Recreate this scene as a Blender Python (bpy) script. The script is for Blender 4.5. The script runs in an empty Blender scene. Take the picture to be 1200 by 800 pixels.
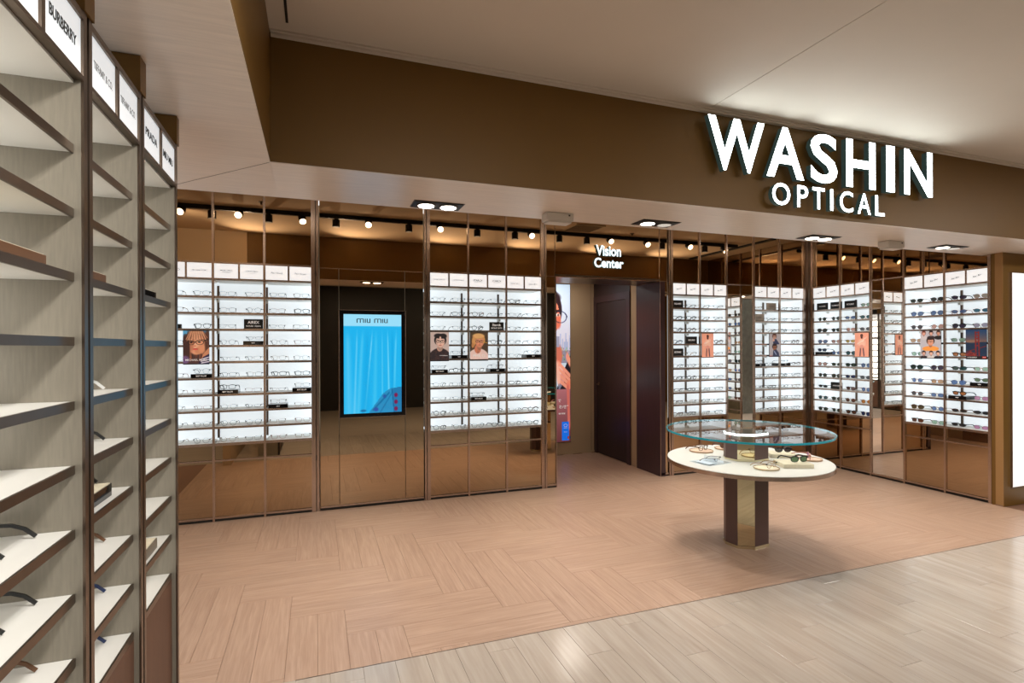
import bpy, bmesh, math, random
import numpy as np
from mathutils import Vector, Matrix
random.seed(7)
scn = bpy.context.scene
COL = scn.collection
PI = math.pi

# ------------------------------------------------------------------ camera
cam = bpy.data.cameras.new('camera')
co = bpy.data.objects.new('camera', cam); COL.objects.link(co)
cam.sensor_width = 36.0; cam.lens = 633.0/1200*36; cam.shift_y = 6.0/1200
cam.clip_start = 0.02
yaw = math.radians(19.91); roll = math.radians(0.228)
Fv = Vector((math.sin(yaw), math.cos(yaw), 0)); Rv = Vector((math.cos(yaw), -math.sin(yaw), 0)); Uv = Vector((0,0,1))
R2 = Rv*math.cos(roll) - Uv*math.sin(roll)*-1; U2 = Fv.cross(R2)*-1
R2 = (Rv*math.cos(roll) - Uv*math.sin(roll)); U2 = (Uv*math.cos(roll) + Rv*math.sin(roll))
co.matrix_world = Matrix(((R2.x,U2.x,-Fv.x,0),(R2.y,U2.y,-Fv.y,0),(R2.z,U2.z,-Fv.z,1.6),(0,0,0,1)))
scn.camera = co

# ------------------------------------------------------------------ world, colour, lights
w = bpy.data.worlds.new('world'); scn.world = w; w.use_nodes = True
w.node_tree.nodes['Background'].inputs[0].default_value = (1.0, .95, .88, 1)
w.node_tree.nodes['Background'].inputs[1].default_value = 0.92
vs = scn.view_settings
scn.display_settings.display_device = 'sRGB'
vs.view_transform = 'Standard'; vs.look = 'None'; vs.gamma = 1.0; vs.use_curve_mapping = False
vs.exposure = 0.35
try:
    scn.cycles.caustics_reflective = False; scn.cycles.caustics_refractive = False
    scn.cycles.max_bounces = 12; scn.cycles.glossy_bounces = 8; scn.cycles.transmission_bounces = 8
    scn.cycles.transparent_max_bounces = 24
    scn.cycles.use_denoising = True
except Exception:
    pass
SPOT_W = 43.0
DOWN_W = 46.0

def area(name, loc, size, watts, col, rot=(0,0,0), sy=None):
    l = bpy.data.lights.new(name, 'AREA'); l.energy = watts; l.color = col; l.size = size
    if sy: l.shape = 'RECTANGLE'; l.size_y = sy
    o = bpy.data.objects.new(name, l); COL.objects.link(o); o.location = loc; o.rotation_euler = rot
    return o
# ceiling panels of the mall corridor in front of the shop
for i, (x, y, p) in enumerate([(1.1, 0.2, 40), (4.2, 0.5, 42), (7.2, 0.8, 60)]):
    area('corridor_ceiling_lamp', (x, y, 3.10), 1.6, p, (1.0, .965, .91), sy=.5)

def spot(name, loc, target, watts, col=(1,.93,.86), angle=70, blend=.6, radius=.03):
    l = bpy.data.lights.new(name, 'SPOT'); l.energy = watts; l.color = col
    l.spot_size = math.radians(angle); l.spot_blend = blend; l.shadow_soft_size = radius
    o = bpy.data.objects.new(name, l); COL.objects.link(o); o.location = loc
    d = Vector(target) - Vector(loc)
    o.rotation_euler = d.to_track_quat('-Z', 'Y').to_euler()
    return o

# added spots without fittings, brightening the left shelving
for q, (x, y, tx, ty) in enumerate([(.55, -.5, -.62, 1.5), (.75, .35, -.62, 2.1)]):
    spot('left_shelf_fill', (x, y, 3.12), (tx, ty, 1.1), 105, (1.0, .97, .92), 62, .7, .05)
# ------------------------------------------------------------------ materials
def s2l(c):
    return tuple(((x/255)/12.92 if x/255 <= .04045 else ((x/255+.055)/1.055)**2.4) for x in c)
def mat(name, base, rough=.5, metal=0, emit=None, es=0, alpha=1, trans=0, ior=1.45, spec=.5, noise=None, bump=0, coat=0):
    m = bpy.data.materials.new(name); m.use_nodes = True
    nt = m.node_tree; b = nt.nodes['Principled BSDF']
    b.inputs['Base Color'].default_value = (*base, 1); b.inputs['Roughness'].default_value = rough
    b.inputs['Metallic'].default_value = metal; b.inputs['Alpha'].default_value = alpha
    b.inputs['Transmission Weight'].default_value = trans; b.inputs['IOR'].default_value = ior
    b.inputs['Specular IOR Level'].default_value = spec; b.inputs['Coat Weight'].default_value = coat
    if emit: b.inputs['Emission Color'].default_value = (*emit, 1); b.inputs['Emission Strength'].default_value = es
    if noise:
        sx, sy, sz, amt = noise
        tc = nt.nodes.new('ShaderNodeTexCoord'); mp = nt.nodes.new('ShaderNodeMapping'); mp.inputs['Scale'].default_value = (sx, sy, sz)
        nz = nt.nodes.new('ShaderNodeTexNoise'); nz.inputs['Scale'].default_value = 1.0; nz.inputs['Detail'].default_value = 4
        nt.links.new(tc.outputs['Object'], mp.inputs['Vector']); nt.links.new(mp.outputs[0], nz.inputs['Vector'])
        cr = nt.nodes.new('ShaderNodeValToRGB')
        cr.color_ramp.elements[0].position = .3; cr.color_ramp.elements[1].position = .7
        cr.color_ramp.elements[0].color = (*[c*(1-amt) for c in base], 1); cr.color_ramp.elements[1].color = (*[min(1, c*(1+amt)) for c in base], 1)
        nt.links.new(nz.outputs['Fac'], cr.inputs['Fac']); nt.links.new(cr.outputs[0], b.inputs['Base Color'])
        if bump:
            bp = nt.nodes.new('ShaderNodeBump'); bp.inputs['Strength'].default_value = bump; bp.inputs['Distance'].default_value = .002
            nt.links.new(nz.outputs['Fac'], bp.inputs['Height']); nt.links.new(bp.outputs[0], b.inputs['Normal'])
    return m

def plank_mat(name, c0, c1, c2, rough, grain=(2.2, 38, 10), var=.12, bump=.15):
    m = bpy.data.materials.new(name); m.use_nodes = True
    nt = m.node_tree; N = nt.nodes.new; L = nt.links.new; b = nt.nodes['Principled BSDF']
    tc = N('ShaderNodeTexCoord'); oi = N('ShaderNodeObjectInfo')
    add = N('ShaderNodeVectorMath'); add.operation = 'ADD'
    mul = N('ShaderNodeVectorMath'); mul.operation = 'SCALE'; mul.inputs['Scale'].default_value = 37.0
    cmb = N('ShaderNodeCombineXYZ'); L(oi.outputs['Random'], cmb.inputs[0]); L(oi.outputs['Random'], cmb.inputs[1])
    L(cmb.outputs[0], mul.inputs[0]); L(tc.outputs['Object'], add.inputs[0]); L(mul.outputs[0], add.inputs[1])
    mp = N('ShaderNodeMapping'); mp.inputs['Scale'].default_value = grain; L(add.outputs[0], mp.inputs['Vector'])
    nz = N('ShaderNodeTexNoise'); nz.inputs['Scale'].default_value = 1; nz.inputs['Detail'].default_value = 6; nz.inputs['Distortion'].default_value = .9
    L(mp.outputs[0], nz.inputs['Vector'])
    mp2 = N('ShaderNodeMapping'); mp2.inputs['Scale'].default_value = (grain[0]*3, grain[1]*4, 10); L(add.outputs[0], mp2.inputs['Vector'])
    n2 = N('ShaderNodeTexNoise'); n2.inputs['Scale'].default_value = 1; n2.inputs['Detail'].default_value = 3; L(mp2.outputs[0], n2.inputs['Vector'])
    cr = N('ShaderNodeValToRGB'); e = cr.color_ramp.elements
    e[0].position = .32; e[0].color = (*c0, 1); e[1].position = .68; e[1].color = (*c2, 1)
    k = e.new(.5); k.color = (*c1, 1)
    mx = N('ShaderNodeMix'); mx.data_type = 'FLOAT'; mx.inputs[0].default_value = .35
    L(nz.outputs['Fac'], mx.inputs[2]); L(n2.outputs['Fac'], mx.inputs[3]); L(mx.outputs[0], cr.inputs['Fac'])
    hv = N('ShaderNodeHueSaturation')
    mr = N('ShaderNodeMapRange'); mr.inputs['To Min'].default_value = 1-var; mr.inputs['To Max'].default_value = 1+var*.6
    L(oi.outputs['Random'], mr.inputs[0]); L(mr.outputs[0], hv.inputs['Value']); L(cr.outputs[0], hv.inputs['Color'])
    L(hv.outputs[0], b.inputs['Base Color']); b.inputs['Roughness'].default_value = rough
    bp = N('ShaderNodeBump'); bp.inputs['Strength'].default_value = bump; bp.inputs['Distance'].default_value = .001
    L(n2.outputs['Fac'], bp.inputs['Height']); L(bp.outputs[0], b.inputs['Normal'])
    return m

M = {}
M['oak'] = plank_mat('oak', s2l((160,130,110)), s2l((172,143,122)), s2l((184,156,136)), .36, var=.035)
M['oak_base'] = mat('oak_base', s2l((120,88,70)), .6)
M['tile'] = plank_mat('bleached_plank', s2l((166,154,142)), s2l((178,167,155)), s2l((188,178,168)), .17, (1.2, 14, 8), .05, .05)
M['tile_base'] = mat('tile_base', s2l((150,138,124)), .5)
M['corridor_far'] = mat('corridor_plank_far', s2l((178,167,155)), .2, noise=(2, 12, 1, .05))
M['brown_paint'] = mat('brown_metallic_paint', s2l((116,84,34)), .45, .1, noise=(3, 3, 3, .03))
M['soffit'] = mat('brushed_fabric_soffit', s2l((232,218,204)), .30, .0, spec=.7, noise=(6, 90, 60, .06), bump=.1)
M['tan'] = mat('tan_wall_paint', s2l((176,152,122)), .7, noise=(3,3,3,.02))
M['ceil_in'] = mat('tan_ceiling_paint', s2l((216,192,160)), .8, noise=(2,2,2,.02))
M['ceil_out'] = mat('corridor_ceiling_paint', s2l((214,202,188)), .7, noise=(2,2,2,.02))
M['bronze_mirror'] = mat('bronze_mirror', (.47,.345,.22), .012, 1.0)
M['clear_mirror'] = mat('clear_mirror', (.93,.90,.86), .01, 1.0)
M['gold_mirror'] = mat('gold_mirror', (.74,.66,.44), .03, 1.0)
M['bronze'] = mat('brushed_bronze', s2l((188,168,154)), .26, 1.0, noise=(30,30,4,.06))
M['bronze_dark'] = mat('dark_bronze', s2l((112,98,86)), .3, .9, noise=(20,20,4,.06))
M['black'] = mat('matte_black', (.012,.011,.010), .45)
M['gloss_black'] = mat('gloss_black', (.008,.008,.009), .08)
M['white'] = mat('white_laminate', s2l((226,224,218)), .35)
M['white_plastic'] = mat('white_plastic', s2l((205,200,192)), .4)
M['backlit'] = mat('backlit_acrylic', (.7,.74,.77), .35, emit=(.88,.955,1.0), es=.55)
M['backlit_left'] = mat('backlit_acrylic_left', (.7,.72,.72), .35, emit=(1.0,.98,.95), es=2.0)
M['lightbox'] = mat('lightbox_acrylic', (.7,.7,.7), .3, emit=(.98,.99,1.0), es=.56)
M['lightbox_left'] = mat('lightbox_acrylic_soft', (.6,.6,.6), .3, emit=(.93,.97,1.0), es=.46)
M['linen'] = mat('brushed_linen_panel', s2l((134,127,114)), .42, .3, noise=(160, 160, 14, .07), bump=.1)
M['brown_lam'] = mat('brown_laminate', s2l((98,68,52)), .5, noise=(40,40,5,.08))
M['dark_door'] = mat('dark_walnut_veneer', s2l((48,34,36)), .38, noise=(60,60,3,.18))
M['dark_door2'] = mat('dark_plum_laminate', s2l((62,44,48)), .32, noise=(50,50,3,.1))
M['print_dark'] = mat('dark_lettering', (.03,.03,.03), .5)
M['print_grey'] = mat('grey_lettering', (.28,.28,.28), .5)
M['print_white'] = mat('white_lettering', (.9,.9,.9), .5, emit=(1,1,1), es=.2)
M['sign_face'] = mat('lit_letter_face', (.9,.9,.9), .4, emit=(.86,.98,1.0), es=6.5)
M['vision_face'] = mat('lit_small_letter_face', (.9,.9,.9), .4, emit=(.70,.93,1.0), es=.95)
M['sign_side'] = mat('dark_teal_letter_return', s2l((52,76,76)), .4, emit=(.35,.6,.55), es=.03)
M['lamp'] = mat('lit_lamp_lens', (1,1,1), .3, emit=(1,.93,.82), es=14)
M['lamp_off'] = mat('dim_lamp_lens', (.5,.5,.48), .2, emit=(1,.93,.82), es=.35)
M['panel_lit'] = mat('lit_white_panel', (.8,.8,.8), .5, emit=(1,1,1), es=.52)
M['grey_stone'] = mat('grey_stone', s2l((116,118,112)), .6, noise=(9,9,9,.2))
M['dark_shop'] = mat('dark_shopfront', (.018,.016,.014), .35)
M['glass'] = mat('tabletop_glass', (.95,1,.99), .0, trans=1, ior=1.48)
M['teal_edge'] = mat('teal_glass_edge', s2l((34,170,192)), .12, spec=.8, coat=.5)
M['deck_white'] = mat('cream_white_deck', s2l((208,206,201)), .4)
M['cream'] = mat('cream_leather', s2l((216,206,182)), .55, noise=(60,60,60,.05))
M['blush'] = mat('blush_leather', s2l((214,182,160)), .5)
M['plum'] = mat('taupe_column_panel', s2l((92,70,66)), .42)
M['acrylic'] = mat('clear_acrylic', (.95,.97,1), .02, alpha=.28, spec=1.0)
def thin_glass(name, tint, gloss=1.0, ior=1.5):
    m = bpy.data.materials.new(name); m.use_nodes = True; nt = m.node_tree
    nt.nodes.remove(nt.nodes['Principled BSDF']); out = nt.nodes['Material Output']
    tr = nt.nodes.new('ShaderNodeBsdfTransparent'); tr.inputs[0].default_value = (*tint, 1)
    gl = nt.nodes.new('ShaderNodeBsdfGlossy'); gl.inputs['Roughness'].default_value = .01; gl.inputs[0].default_value = (gloss,)*3+(1,)
    fr = nt.nodes.new('ShaderNodeFresnel'); fr.inputs[0].default_value = ior
    mx = nt.nodes.new('ShaderNodeMixShader'); ge = nt.nodes.new('ShaderNodeNewGeometry'); iv = nt.nodes.new('ShaderNodeMath'); iv.operation = 'SUBTRACT'; iv.inputs[0].default_value = 1; nt.links.new(ge.outputs['Backfacing'], iv.inputs[1])
    ml = nt.nodes.new('ShaderNodeMath'); ml.operation = 'MULTIPLY'; nt.links.new(fr.outputs[0], ml.inputs[0]); nt.links.new(iv.outputs[0], ml.inputs[1]); nt.links.new(ml.outputs[0], mx.inputs[0]); nt.links.new(tr.outputs[0], mx.inputs[1]); nt.links.new(gl.outputs[0], mx.inputs[2])
    nt.links.new(mx.outputs[0], out.inputs[0]); return m
M['glass'] = thin_glass('tabletop_glass', (.95,.99,.985), 1.0, 1.75)
M['acrylic'] = thin_glass('clear_acrylic', (.90,.93,.96), 1.0, 1.5)
def lens(name, c, a): M[name] = mat(name, s2l(c), .08, alpha=a, spec=.8)
M['lens_clear'] = thin_glass('lens_clear', (.985,.99,.99), .5, 1.25)
LENS = dict(green=(40,72,56), darkgreen=(30,58,52), teal=(60,112,124), blue=(96,138,205), navy=(46,66,120), grey=(92,98,106), purple=(84,78,110),
            lilac=(190,190,225), pink=(226,176,164), mint=(168,212,196), tan=(214,180,140), beige=(190,178,160), brown=(112,66,44), olive=(96,80,34),
            black=(38,44,48), yellow=(232,206,110), orange=(206,134,52), rose=(196,142,190), sage=(108,140,104), amber=(196,132,82), aqua=(60,140,180))
for k, c in LENS.items(): lens('lens_'+k, c, .86 if sum(c) < 420 else .72)
FR = dict(black=((.015,.015,.015), .3, 0), silver=((.24,.24,.25), .4, .6), gold=((.34,.21,.09), .4, .6), gunmetal=((.05,.05,.055), .4, .5),
          tortoise=((.12,.055,.025), .3, 0), brown=((.09,.045,.03), .3, 0), clear=((.6,.6,.58), .2, 0), navy=((.02,.035,.1), .3, 0), rose=((.5,.25,.2), .3, .6))
for k, (c, r, mt) in FR.items(): M['frame_'+k] = mat('frame_'+k, c, r, mt)

def vcol_mat(name, rough=.4, es=0, use_base=True):
    m = bpy.data.materials.new(name); m.use_nodes = True
    nt = m.node_tree; b = nt.nodes['Principled BSDF']
    a = nt.nodes.new('ShaderNodeAttribute'); a.attribute_name = 'print'
    if use_base: nt.links.new(a.outputs['Color'], b.inputs['Base Color'])
    else: b.inputs['Base Color'].default_value = (.01,.01,.01,1)
    b.inputs['Roughness'].default_value = rough
    if es: nt.links.new(a.outputs['Color'], b.inputs['Emission Color']); b.inputs['Emission Strength'].default_value = es
    return m
M['print'] = vcol_mat('printed_card_brightened', .45, .36)  # unlit cards given some emission so their pictures look brighter
M['screen'] = vcol_mat('screen_picture', .15, .8, False)
M['lit_print'] = vcol_mat('backlit_print', .3, .58)

# ------------------------------------------------------------------ helpers
def tag(o, label=None, cat=None, group=None, kind=None):
    if label: o['label'] = label
    if cat: o['category'] = cat
    if group: o['group'] = group
    if kind: o['kind'] = kind
    return o
def empty(name, loc=(0,0,0), rz=0):
    o = bpy.data.objects.new(name, None); COL.objects.link(o); o.location = loc; o.rotation_euler = (0,0,rz); o.empty_display_size = .1
    return o
def link(name, me, parent=None, loc=None, rot=None):
    o = bpy.data.objects.new(name, me); COL.objects.link(o)
    if parent: o.parent = parent
    if loc: o.location = loc
    if rot: o.rotation_euler = rot
    return o
class MB:
    def __init__(s): s.v = []; s.f = []; s.mi = []; s.cur = 0
    def box(s, x0, x1, y0, y1, z0, z1):
        n = len(s.v)
        s.v += [(x0,y0,z0),(x1,y0,z0),(x1,y1,z0),(x0,y1,z0),(x0,y0,z1),(x1,y0,z1),(x1,y1,z1),(x0,y1,z1)]
        for q in ((0,3,2,1),(4,5,6,7),(0,1,5,4),(1,2,6,5),(2,3,7,6),(3,0,4,7)): s.f.append(tuple(n+i for i in q)); s.mi.append(s.cur)
        return s
    def prism(s, pts, z0, z1):
        n = len(s.v); k = len(pts)
        a = sum(pts[i][0]*pts[(i+1)%k][1]-pts[(i+1)%k][0]*pts[i][1] for i in range(k))
        if a < 0: pts = pts[::-1]
        s.v += [(x,y,z0) for x,y in pts] + [(x,y,z1) for x,y in pts]
        s.f.append(tuple(n+i for i in range(k))[::-1]); s.f.append(tuple(n+k+i for i in range(k))); s.mi += [s.cur]*2
        for i in range(k):
            j = (i+1)%k; s.f.append((n+i,n+j,n+k+j,n+k+i)); s.mi.append(s.cur)
        return s
    def cyl(s, c, r, z0, z1, n=24, r2=None):
        r2 = r if r2 is None else r2; b = len(s.v)
        for z, q in ((z0, r), (z1, r2)):
            for i in range(n): a = 2*PI*i/n; s.v.append((c[0]+q*math.cos(a), c[1]+q*math.sin(a), z))
        s.f.append(tuple(b+i for i in range(n))[::-1]); s.f.append(tuple(b+n+i for i in range(n))); s.mi += [s.cur]*2
        for i in range(n):
            j = (i+1)%n; s.f.append((b+i,b+j,b+n+j,b+n+i)); s.mi.append(s.cur)
        return s
    def tube(s, pts, r, n=4, closed=False, flat=1.0):
        b = len(s.v); k = len(pts); P = [Vector(p) for p in pts]
        for i in range(k):
            t = (P[(i+1)%k]-P[i-1]) if closed else (P[min(i+1,k-1)]-P[max(i-1,0)])
            t.normalize(); up = Vector((0,1,0)) if abs(t.y) < .8 else Vector((0,0,1))
            u = t.cross(up).normalized(); w2 = t.cross(u)
            for j in range(n):
                a = 2*PI*j/n+PI/4; s.v.append(tuple(P[i]+u*r*math.cos(a)+w2*r*flat*math.sin(a)))
        for i in range(k if closed else k-1):
            for j in range(n):
                a0 = b+i*n+j; a1 = b+i*n+(j+1)%n; c0 = b+((i+1)%k)*n+j; c1 = b+((i+1)%k)*n+(j+1)%n
                s.f.append((a0,a1,c1,c0)); s.mi.append(s.cur)
        if not closed:
            s.f.append(tuple(b+j for j in range(n))[::-1]); s.f.append(tuple(b+(k-1)*n+j for j in range(n))); s.mi += [s.cur]*2
        return s
    def mesh(s, name, mats, bevel=0):
        me = bpy.data.meshes.new(name); me.from_pydata(s.v, [], s.f)
        for m in (mats if isinstance(mats, (list, tuple)) else [mats]): me.materials.append(m)
        me.polygons.foreach_set('material_index', s.mi)
        bm = bmesh.new(); bm.from_mesh(me); bmesh.ops.recalc_face_normals(bm, faces=bm.faces)
        if bevel: bmesh.ops.bevel(bm, geom=bm.edges[:], offset=bevel, segments=2, affect='EDGES', profile=.7)
        bm.to_mesh(me); bm.free(); me.update()
        return me
    def build(s, name, mats, parent=None, loc=None, rot=None, bevel=0):
        return link(name, s.mesh(name, mats, bevel), parent, loc, rot)
def smooth(me, ang=40):
    me.polygons.foreach_set('use_smooth', [True]*len(me.polygons))
    try: me.set_sharp_from_angle(angle=math.radians(ang))
    except Exception: pass
def bx(name, m, parent, *b, loc=None, bevel=0): return MB().box(*b).build(name, m, parent, loc=loc, bevel=bevel)

_tc = {}
def text_mesh(body, mats, width=None, height=None, ext=.0004, off=0.0, shear=0, key=None, spacing=1.0):
    """flat lettering in the local xz plane, centred on x=z=0, facing -y"""
    k = (body, mats.name if not isinstance(mats, list) else mats[0].name, width, height, ext, off, shear, spacing)
    if k in _tc: return _tc[k]
    c = bpy.data.curves.new('lettering', 'FONT'); c.body = body; c.size = 1; c.offset = off; c.shear = shear; c.space_character = spacing
    c.extrude = .05; c.resolution_u = 4; c.align_x = 'CENTER'; c.space_line = 1.15
    o = bpy.data.objects.new('lettering', c); COL.objects.link(o)
    dg = bpy.context.evaluated_depsgraph_get()
    me = bpy.data.meshes.new_from_object(o.evaluated_get(dg)); bpy.data.objects.remove(o); bpy.data.curves.remove(c)
    n = len(me.vertices); a = np.empty(n*3); me.vertices.foreach_get('co', a); a = a.reshape(-1, 3)
    x0, x1 = a[:,0].min(), a[:,0].max(); y0, y1 = a[:,1].min(), a[:,1].max()
    sx = width/(x1-x0) if width else height/(y1-y0); sy = height/(y1-y0) if height else sx
    if not width: sx = sy
    b = np.empty_like(a)
    b[:,0] = (a[:,0]-(x0+x1)/2)*sx; b[:,2] = (a[:,1]-(y0+y1)/2)*sy; b[:,1] = -a[:,2]/.05*ext
    me.vertices.foreach_set('co', b.ravel()); me.materials.clear()
    for m in (mats if isinstance(mats, list) else [mats]): me.materials.append(m)
    me.update()
    if isinstance(mats, list):
        for p in me.polygons: p.material_index = 0 if p.normal.y < -.7 else 1
    _tc[k] = me
    return me

# ------------------------------------------------------------------ picture painter (flat prints and screens)
class Paint:
    def __init__(s, w, h, bg): s.w, s.h = w, h; s.a = np.ones((h, w, 3))*np.array(bg, float); s.Y, s.X = np.mgrid[0:h, 0:w]; s.X = (s.X+.5)/w; s.Y = (s.Y+.5)/h
    def put(s, m, c): m = np.clip(m, 0, 1)[..., None]; s.a = s.a*(1-m)+np.array(c, float)*m; return s
    def ell(s, cx, cy, rx, ry, c, soft=.12, ang=0):
        ca, sa = math.cos(ang), math.sin(ang); asp = s.h/s.w
        dx, dy = s.X-cx, (s.Y-cy)*asp
        u = (dx*ca+dy*sa)/rx; v = (-dx*sa+dy*ca)/(ry*asp)
        d = np.sqrt(u*u+v*v); return s.put((1-d)/soft+.5, c)
    def rect(s, x0, y0, x1, y1, c): return s.put(((s.X>x0)&(s.X<x1)&(s.Y>y0)&(s.Y<y1)).astype(float), c)
    def poly(s, pts, c):
        m = np.zeros((s.h, s.w), bool); n = len(pts)
        for i in range(n):
            x1, y1 = pts[i]; x2, y2 = pts[(i+1)%n]
            if y1 == y2: continue
            m ^= ((s.Y < y1) != (s.Y < y2)) & (s.X < (x2-x1)*(s.Y-y1)/(y2-y1)+x1)
        return s.put(m.astype(float), c)
    def line(s, x0, y0, x1, y1, t, c):
        dx, dy = x1-x0, y1-y0; L = dx*dx+dy*dy+1e-9
        k = np.clip(((s.X-x0)*dx+(s.Y-y0)*dy)/L, 0, 1)
        d = np.hypot(s.X-x0-k*dx, s.Y-y0-k*dy); return s.put((t-d)/(t*.6)+.3, c)
    def ring(s, cx, cy, rx, ry, t, c):
        d = np.sqrt(((s.X-cx)/rx)**2+((s.Y-cy)/ry)**2); return s.put(1.2-np.abs(d-1)/t, c)
def picture(name, P, w, h, m, parent, loc, rot=None):
    """flat picture of w x h metres in the local xz plane; lower left corner at loc"""
    W, H = P.w, P.h
    xs = np.linspace(0, w, W+1); zs = np.linspace(h, 0, H+1)
    V = np.zeros(((W+1)*(H+1), 3)); V[:,0] = np.tile(xs, H+1); V[:,2] = np.repeat(zs, W+1)
    i = (np.arange(H)[:,None]*(W+1)+np.arange(W)[None]).ravel()
    F = np.stack([i, i+W+1, i+W+2, i+1], 1)
    me = bpy.data.meshes.new(name); me.from_pydata(V.tolist(), [], F.tolist())
    at = me.color_attributes.new('print', 'FLOAT_COLOR', 'CORNER')
    c = P.a.reshape(-1, 3)/255; c = np.where(c <= .04045, c/12.92, ((c+.055)/1.055)**2.4)
    c = np.repeat(np.concatenate([c, np.ones((len(c),1))], 1), 4, 0)
    at.data.foreach_set('color', c.ravel().astype(np.float32))
    me.materials.append(m); me.update()
    return link(name, me, parent, loc, rot)

# ================================================================== SETTING
FY, FB = 2.90, 3.56          # front and back face of the shopfront beam
YW, XW = 5.60, 6.39          # display fronts on the back and right walls
ZB, ZI, ZC = 2.511, 3.08, 3.15
def struct(name, mb, m, bevel=0): o = mb.build(name, m, bevel=bevel); o['kind'] = 'structure'; return o
fl = struct('floor', MB().box(-2.2, 6.9, 2.803, 7.6, -.06, -.004), M['oak_base'])
cf = struct('floor', MB().box(-3.5, 9.5, -3.2, 2.800, -.06, -.004), M['tile_base'])
tag(cf, 'pale bleached-plank corridor floor in front of the shop'); tag(fl, 'oak herringbone floor inside the shop')
# oak herringbone, two-strip blocks three cells long, cell size W4
W4 = .3066; X0, Y0 = -.152, 3.447; HB = W4/2; G = .0006
pm = {}
def plank_piece(x0, x1, y0, y1, along_x, parent, m, key, area_box, top=0.0):
    ax0, ax1, ay0, ay1 = area_box
    cx0, cx1, cy0, cy1 = max(x0, ax0), min(x1, ax1), max(y0, ay0), min(y1, ay1)
    if cx1-cx0 < .01 or cy1-cy0 < .01: return
    w_, h_ = (cx1-cx0, cy1-cy0) if along_x else (cy1-cy0, cx1-cx0)
    k = (key, round(w_, 3), round(h_, 3))
    if k not in pm:
        g = G; b = .0008; a = w_/2-g; c = h_/2-g
        v = [(-a,-c,-.012),(a,-c,-.012),(a,c,-.012),(-a,c,-.012),(-a,-c,-b),(a,-c,-b),(a,c,-b),(-a,c,-b),(-a+b,-c+b,0),(a-b,-c+b,0),(a-b,c-b,0),(-a+b,c-b,0)]
        f = [(0,1,5,4),(1,2,6,5),(2,3,7,6),(3,0,4,7),(4,5,9,8),(5,6,10,9),(6,7,11,10),(7,4,8,11),(8,9,10,11)]
        me = bpy.data.meshes.new('plank'); me.from_pydata(v, [], f); me.materials.append(m); pm[k] = me
    link('plank', pm[k], parent, ((cx0+cx1)/2, (cy0+cy1)/2, top), (0,0, 0 if along_x else PI/2))
AB = (-1.42, 6.385, 2.80, 5.56)
for k in range(-7, 23):
    for j in range(-9, 6):
        xk = X0+k*W4; yt = Y0-j*W4
        q = (j-k) % 6
        if q == 0:                               # upright block, three cells tall
            for s_ in (0, 1): plank_piece(xk+s_*HB, xk+(s_+1)*HB, yt-3*W4, yt, False, fl, M['oak'], 'o', AB)
        if q == 5:                               # lying block, three cells wide
            for s_ in (0, 1): plank_piece(xk, xk+3*W4, yt-(s_+1)*HB, yt-s_*HB, True, fl, M['oak'], 'o', AB)
# border strips along the walls and in the doorway passage
for i in range(14): plank_piece(-1.42+i*.6, -1.42+(i+1)*.6, 5.56, 5.68, True, fl, M['oak'], 'o', (-1.42, 6.42, 5.56, 5.68))
for i in range(10):
    for j in range(3): plank_piece(2.5+i*.155, 2.5+(i+1)*.155, 5.68+j*.62-(i%2)*.31, 5.68+(j+1)*.62-(i%2)*.31, False, fl, M['oak'], 'o', (2.5, 4.05, 5.68, 7.3))
# corridor planks (those the photograph lets one pick apart) and plain floor of the same kind beyond
TP = .157; TL = 1.05; TA = (-.1, 6.9, 1.02, 2.797)
for i in range(45):
    off = (0, .42, .8, .2, .62)[i % 5]
    for j in range(-1, 3):
        plank_piece(-.1+i*TP, -.1+(i+1)*TP, 1.02-off+j*TL, 1.02-off+(j+1)*TL, False, cf, M['tile'], 't', TA)
MB().box(-3.5, 9.5, -3.2, 1.02, -.02, 0).build('plank_field', M['corridor_far'], cf)
MB().box(-3.5, -.1, 1.02, 2.8, -.02, 0).build('plank_field', M['corridor_far'], cf)
MB().box(6.965, 9.5, 1.02, 2.8, -.02, 0).build('plank_field', M['corridor_far'], cf)
bx('floor_strip', M['bronze_dark'], fl, -.1, 6.4, 2.797, 2.801, -.01, .0006)

ci = struct('ceiling', MB().box(-1.9, 6.55, FB, 5.75, ZI, ZI+.1), M['ceil_in']); tag(ci, 'tan ceiling inside the shop')
cc = struct('ceiling', MB().box(-.21, 2.418, -3.2, FY, ZC, ZC+.1).box(2.422, 9.5, -3.2, FY, ZC, ZC+.1), M['ceil_out'])
tag(cc, 'pale plaster ceiling over the corridor with a fine joint')
bx('ceiling_joint', M['bronze_dark'], cc, 2.4, 2.44, -3.2, FY, ZC+.004, ZC+.02)
bx('ceiling_slot', M['black'], cc, -.132, -.120, .4, 2.785, ZC-.003, ZC+.001)
# shopfront beam
wf = struct('wall_front', MB().box(-.21, 6.9, FY, FB, ZB+.004, ZC+.1), M['brown_paint']); tag(wf, 'bronze-brown shopfront beam carrying the lit shop sign')
MB().box(-.2098, 6.9, FY+.002, FB, ZB, ZB+.004).build('beam_underside', M['soffit'], wf)
t1 = struct('trim_1', MB().box(-.205, 6.9, FY-.028, FY, ZC-.022, ZC).box(-.205, 6.9, FY-.04, FY-.028, ZC-.010, ZC), M['ceil_out'], )
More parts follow.
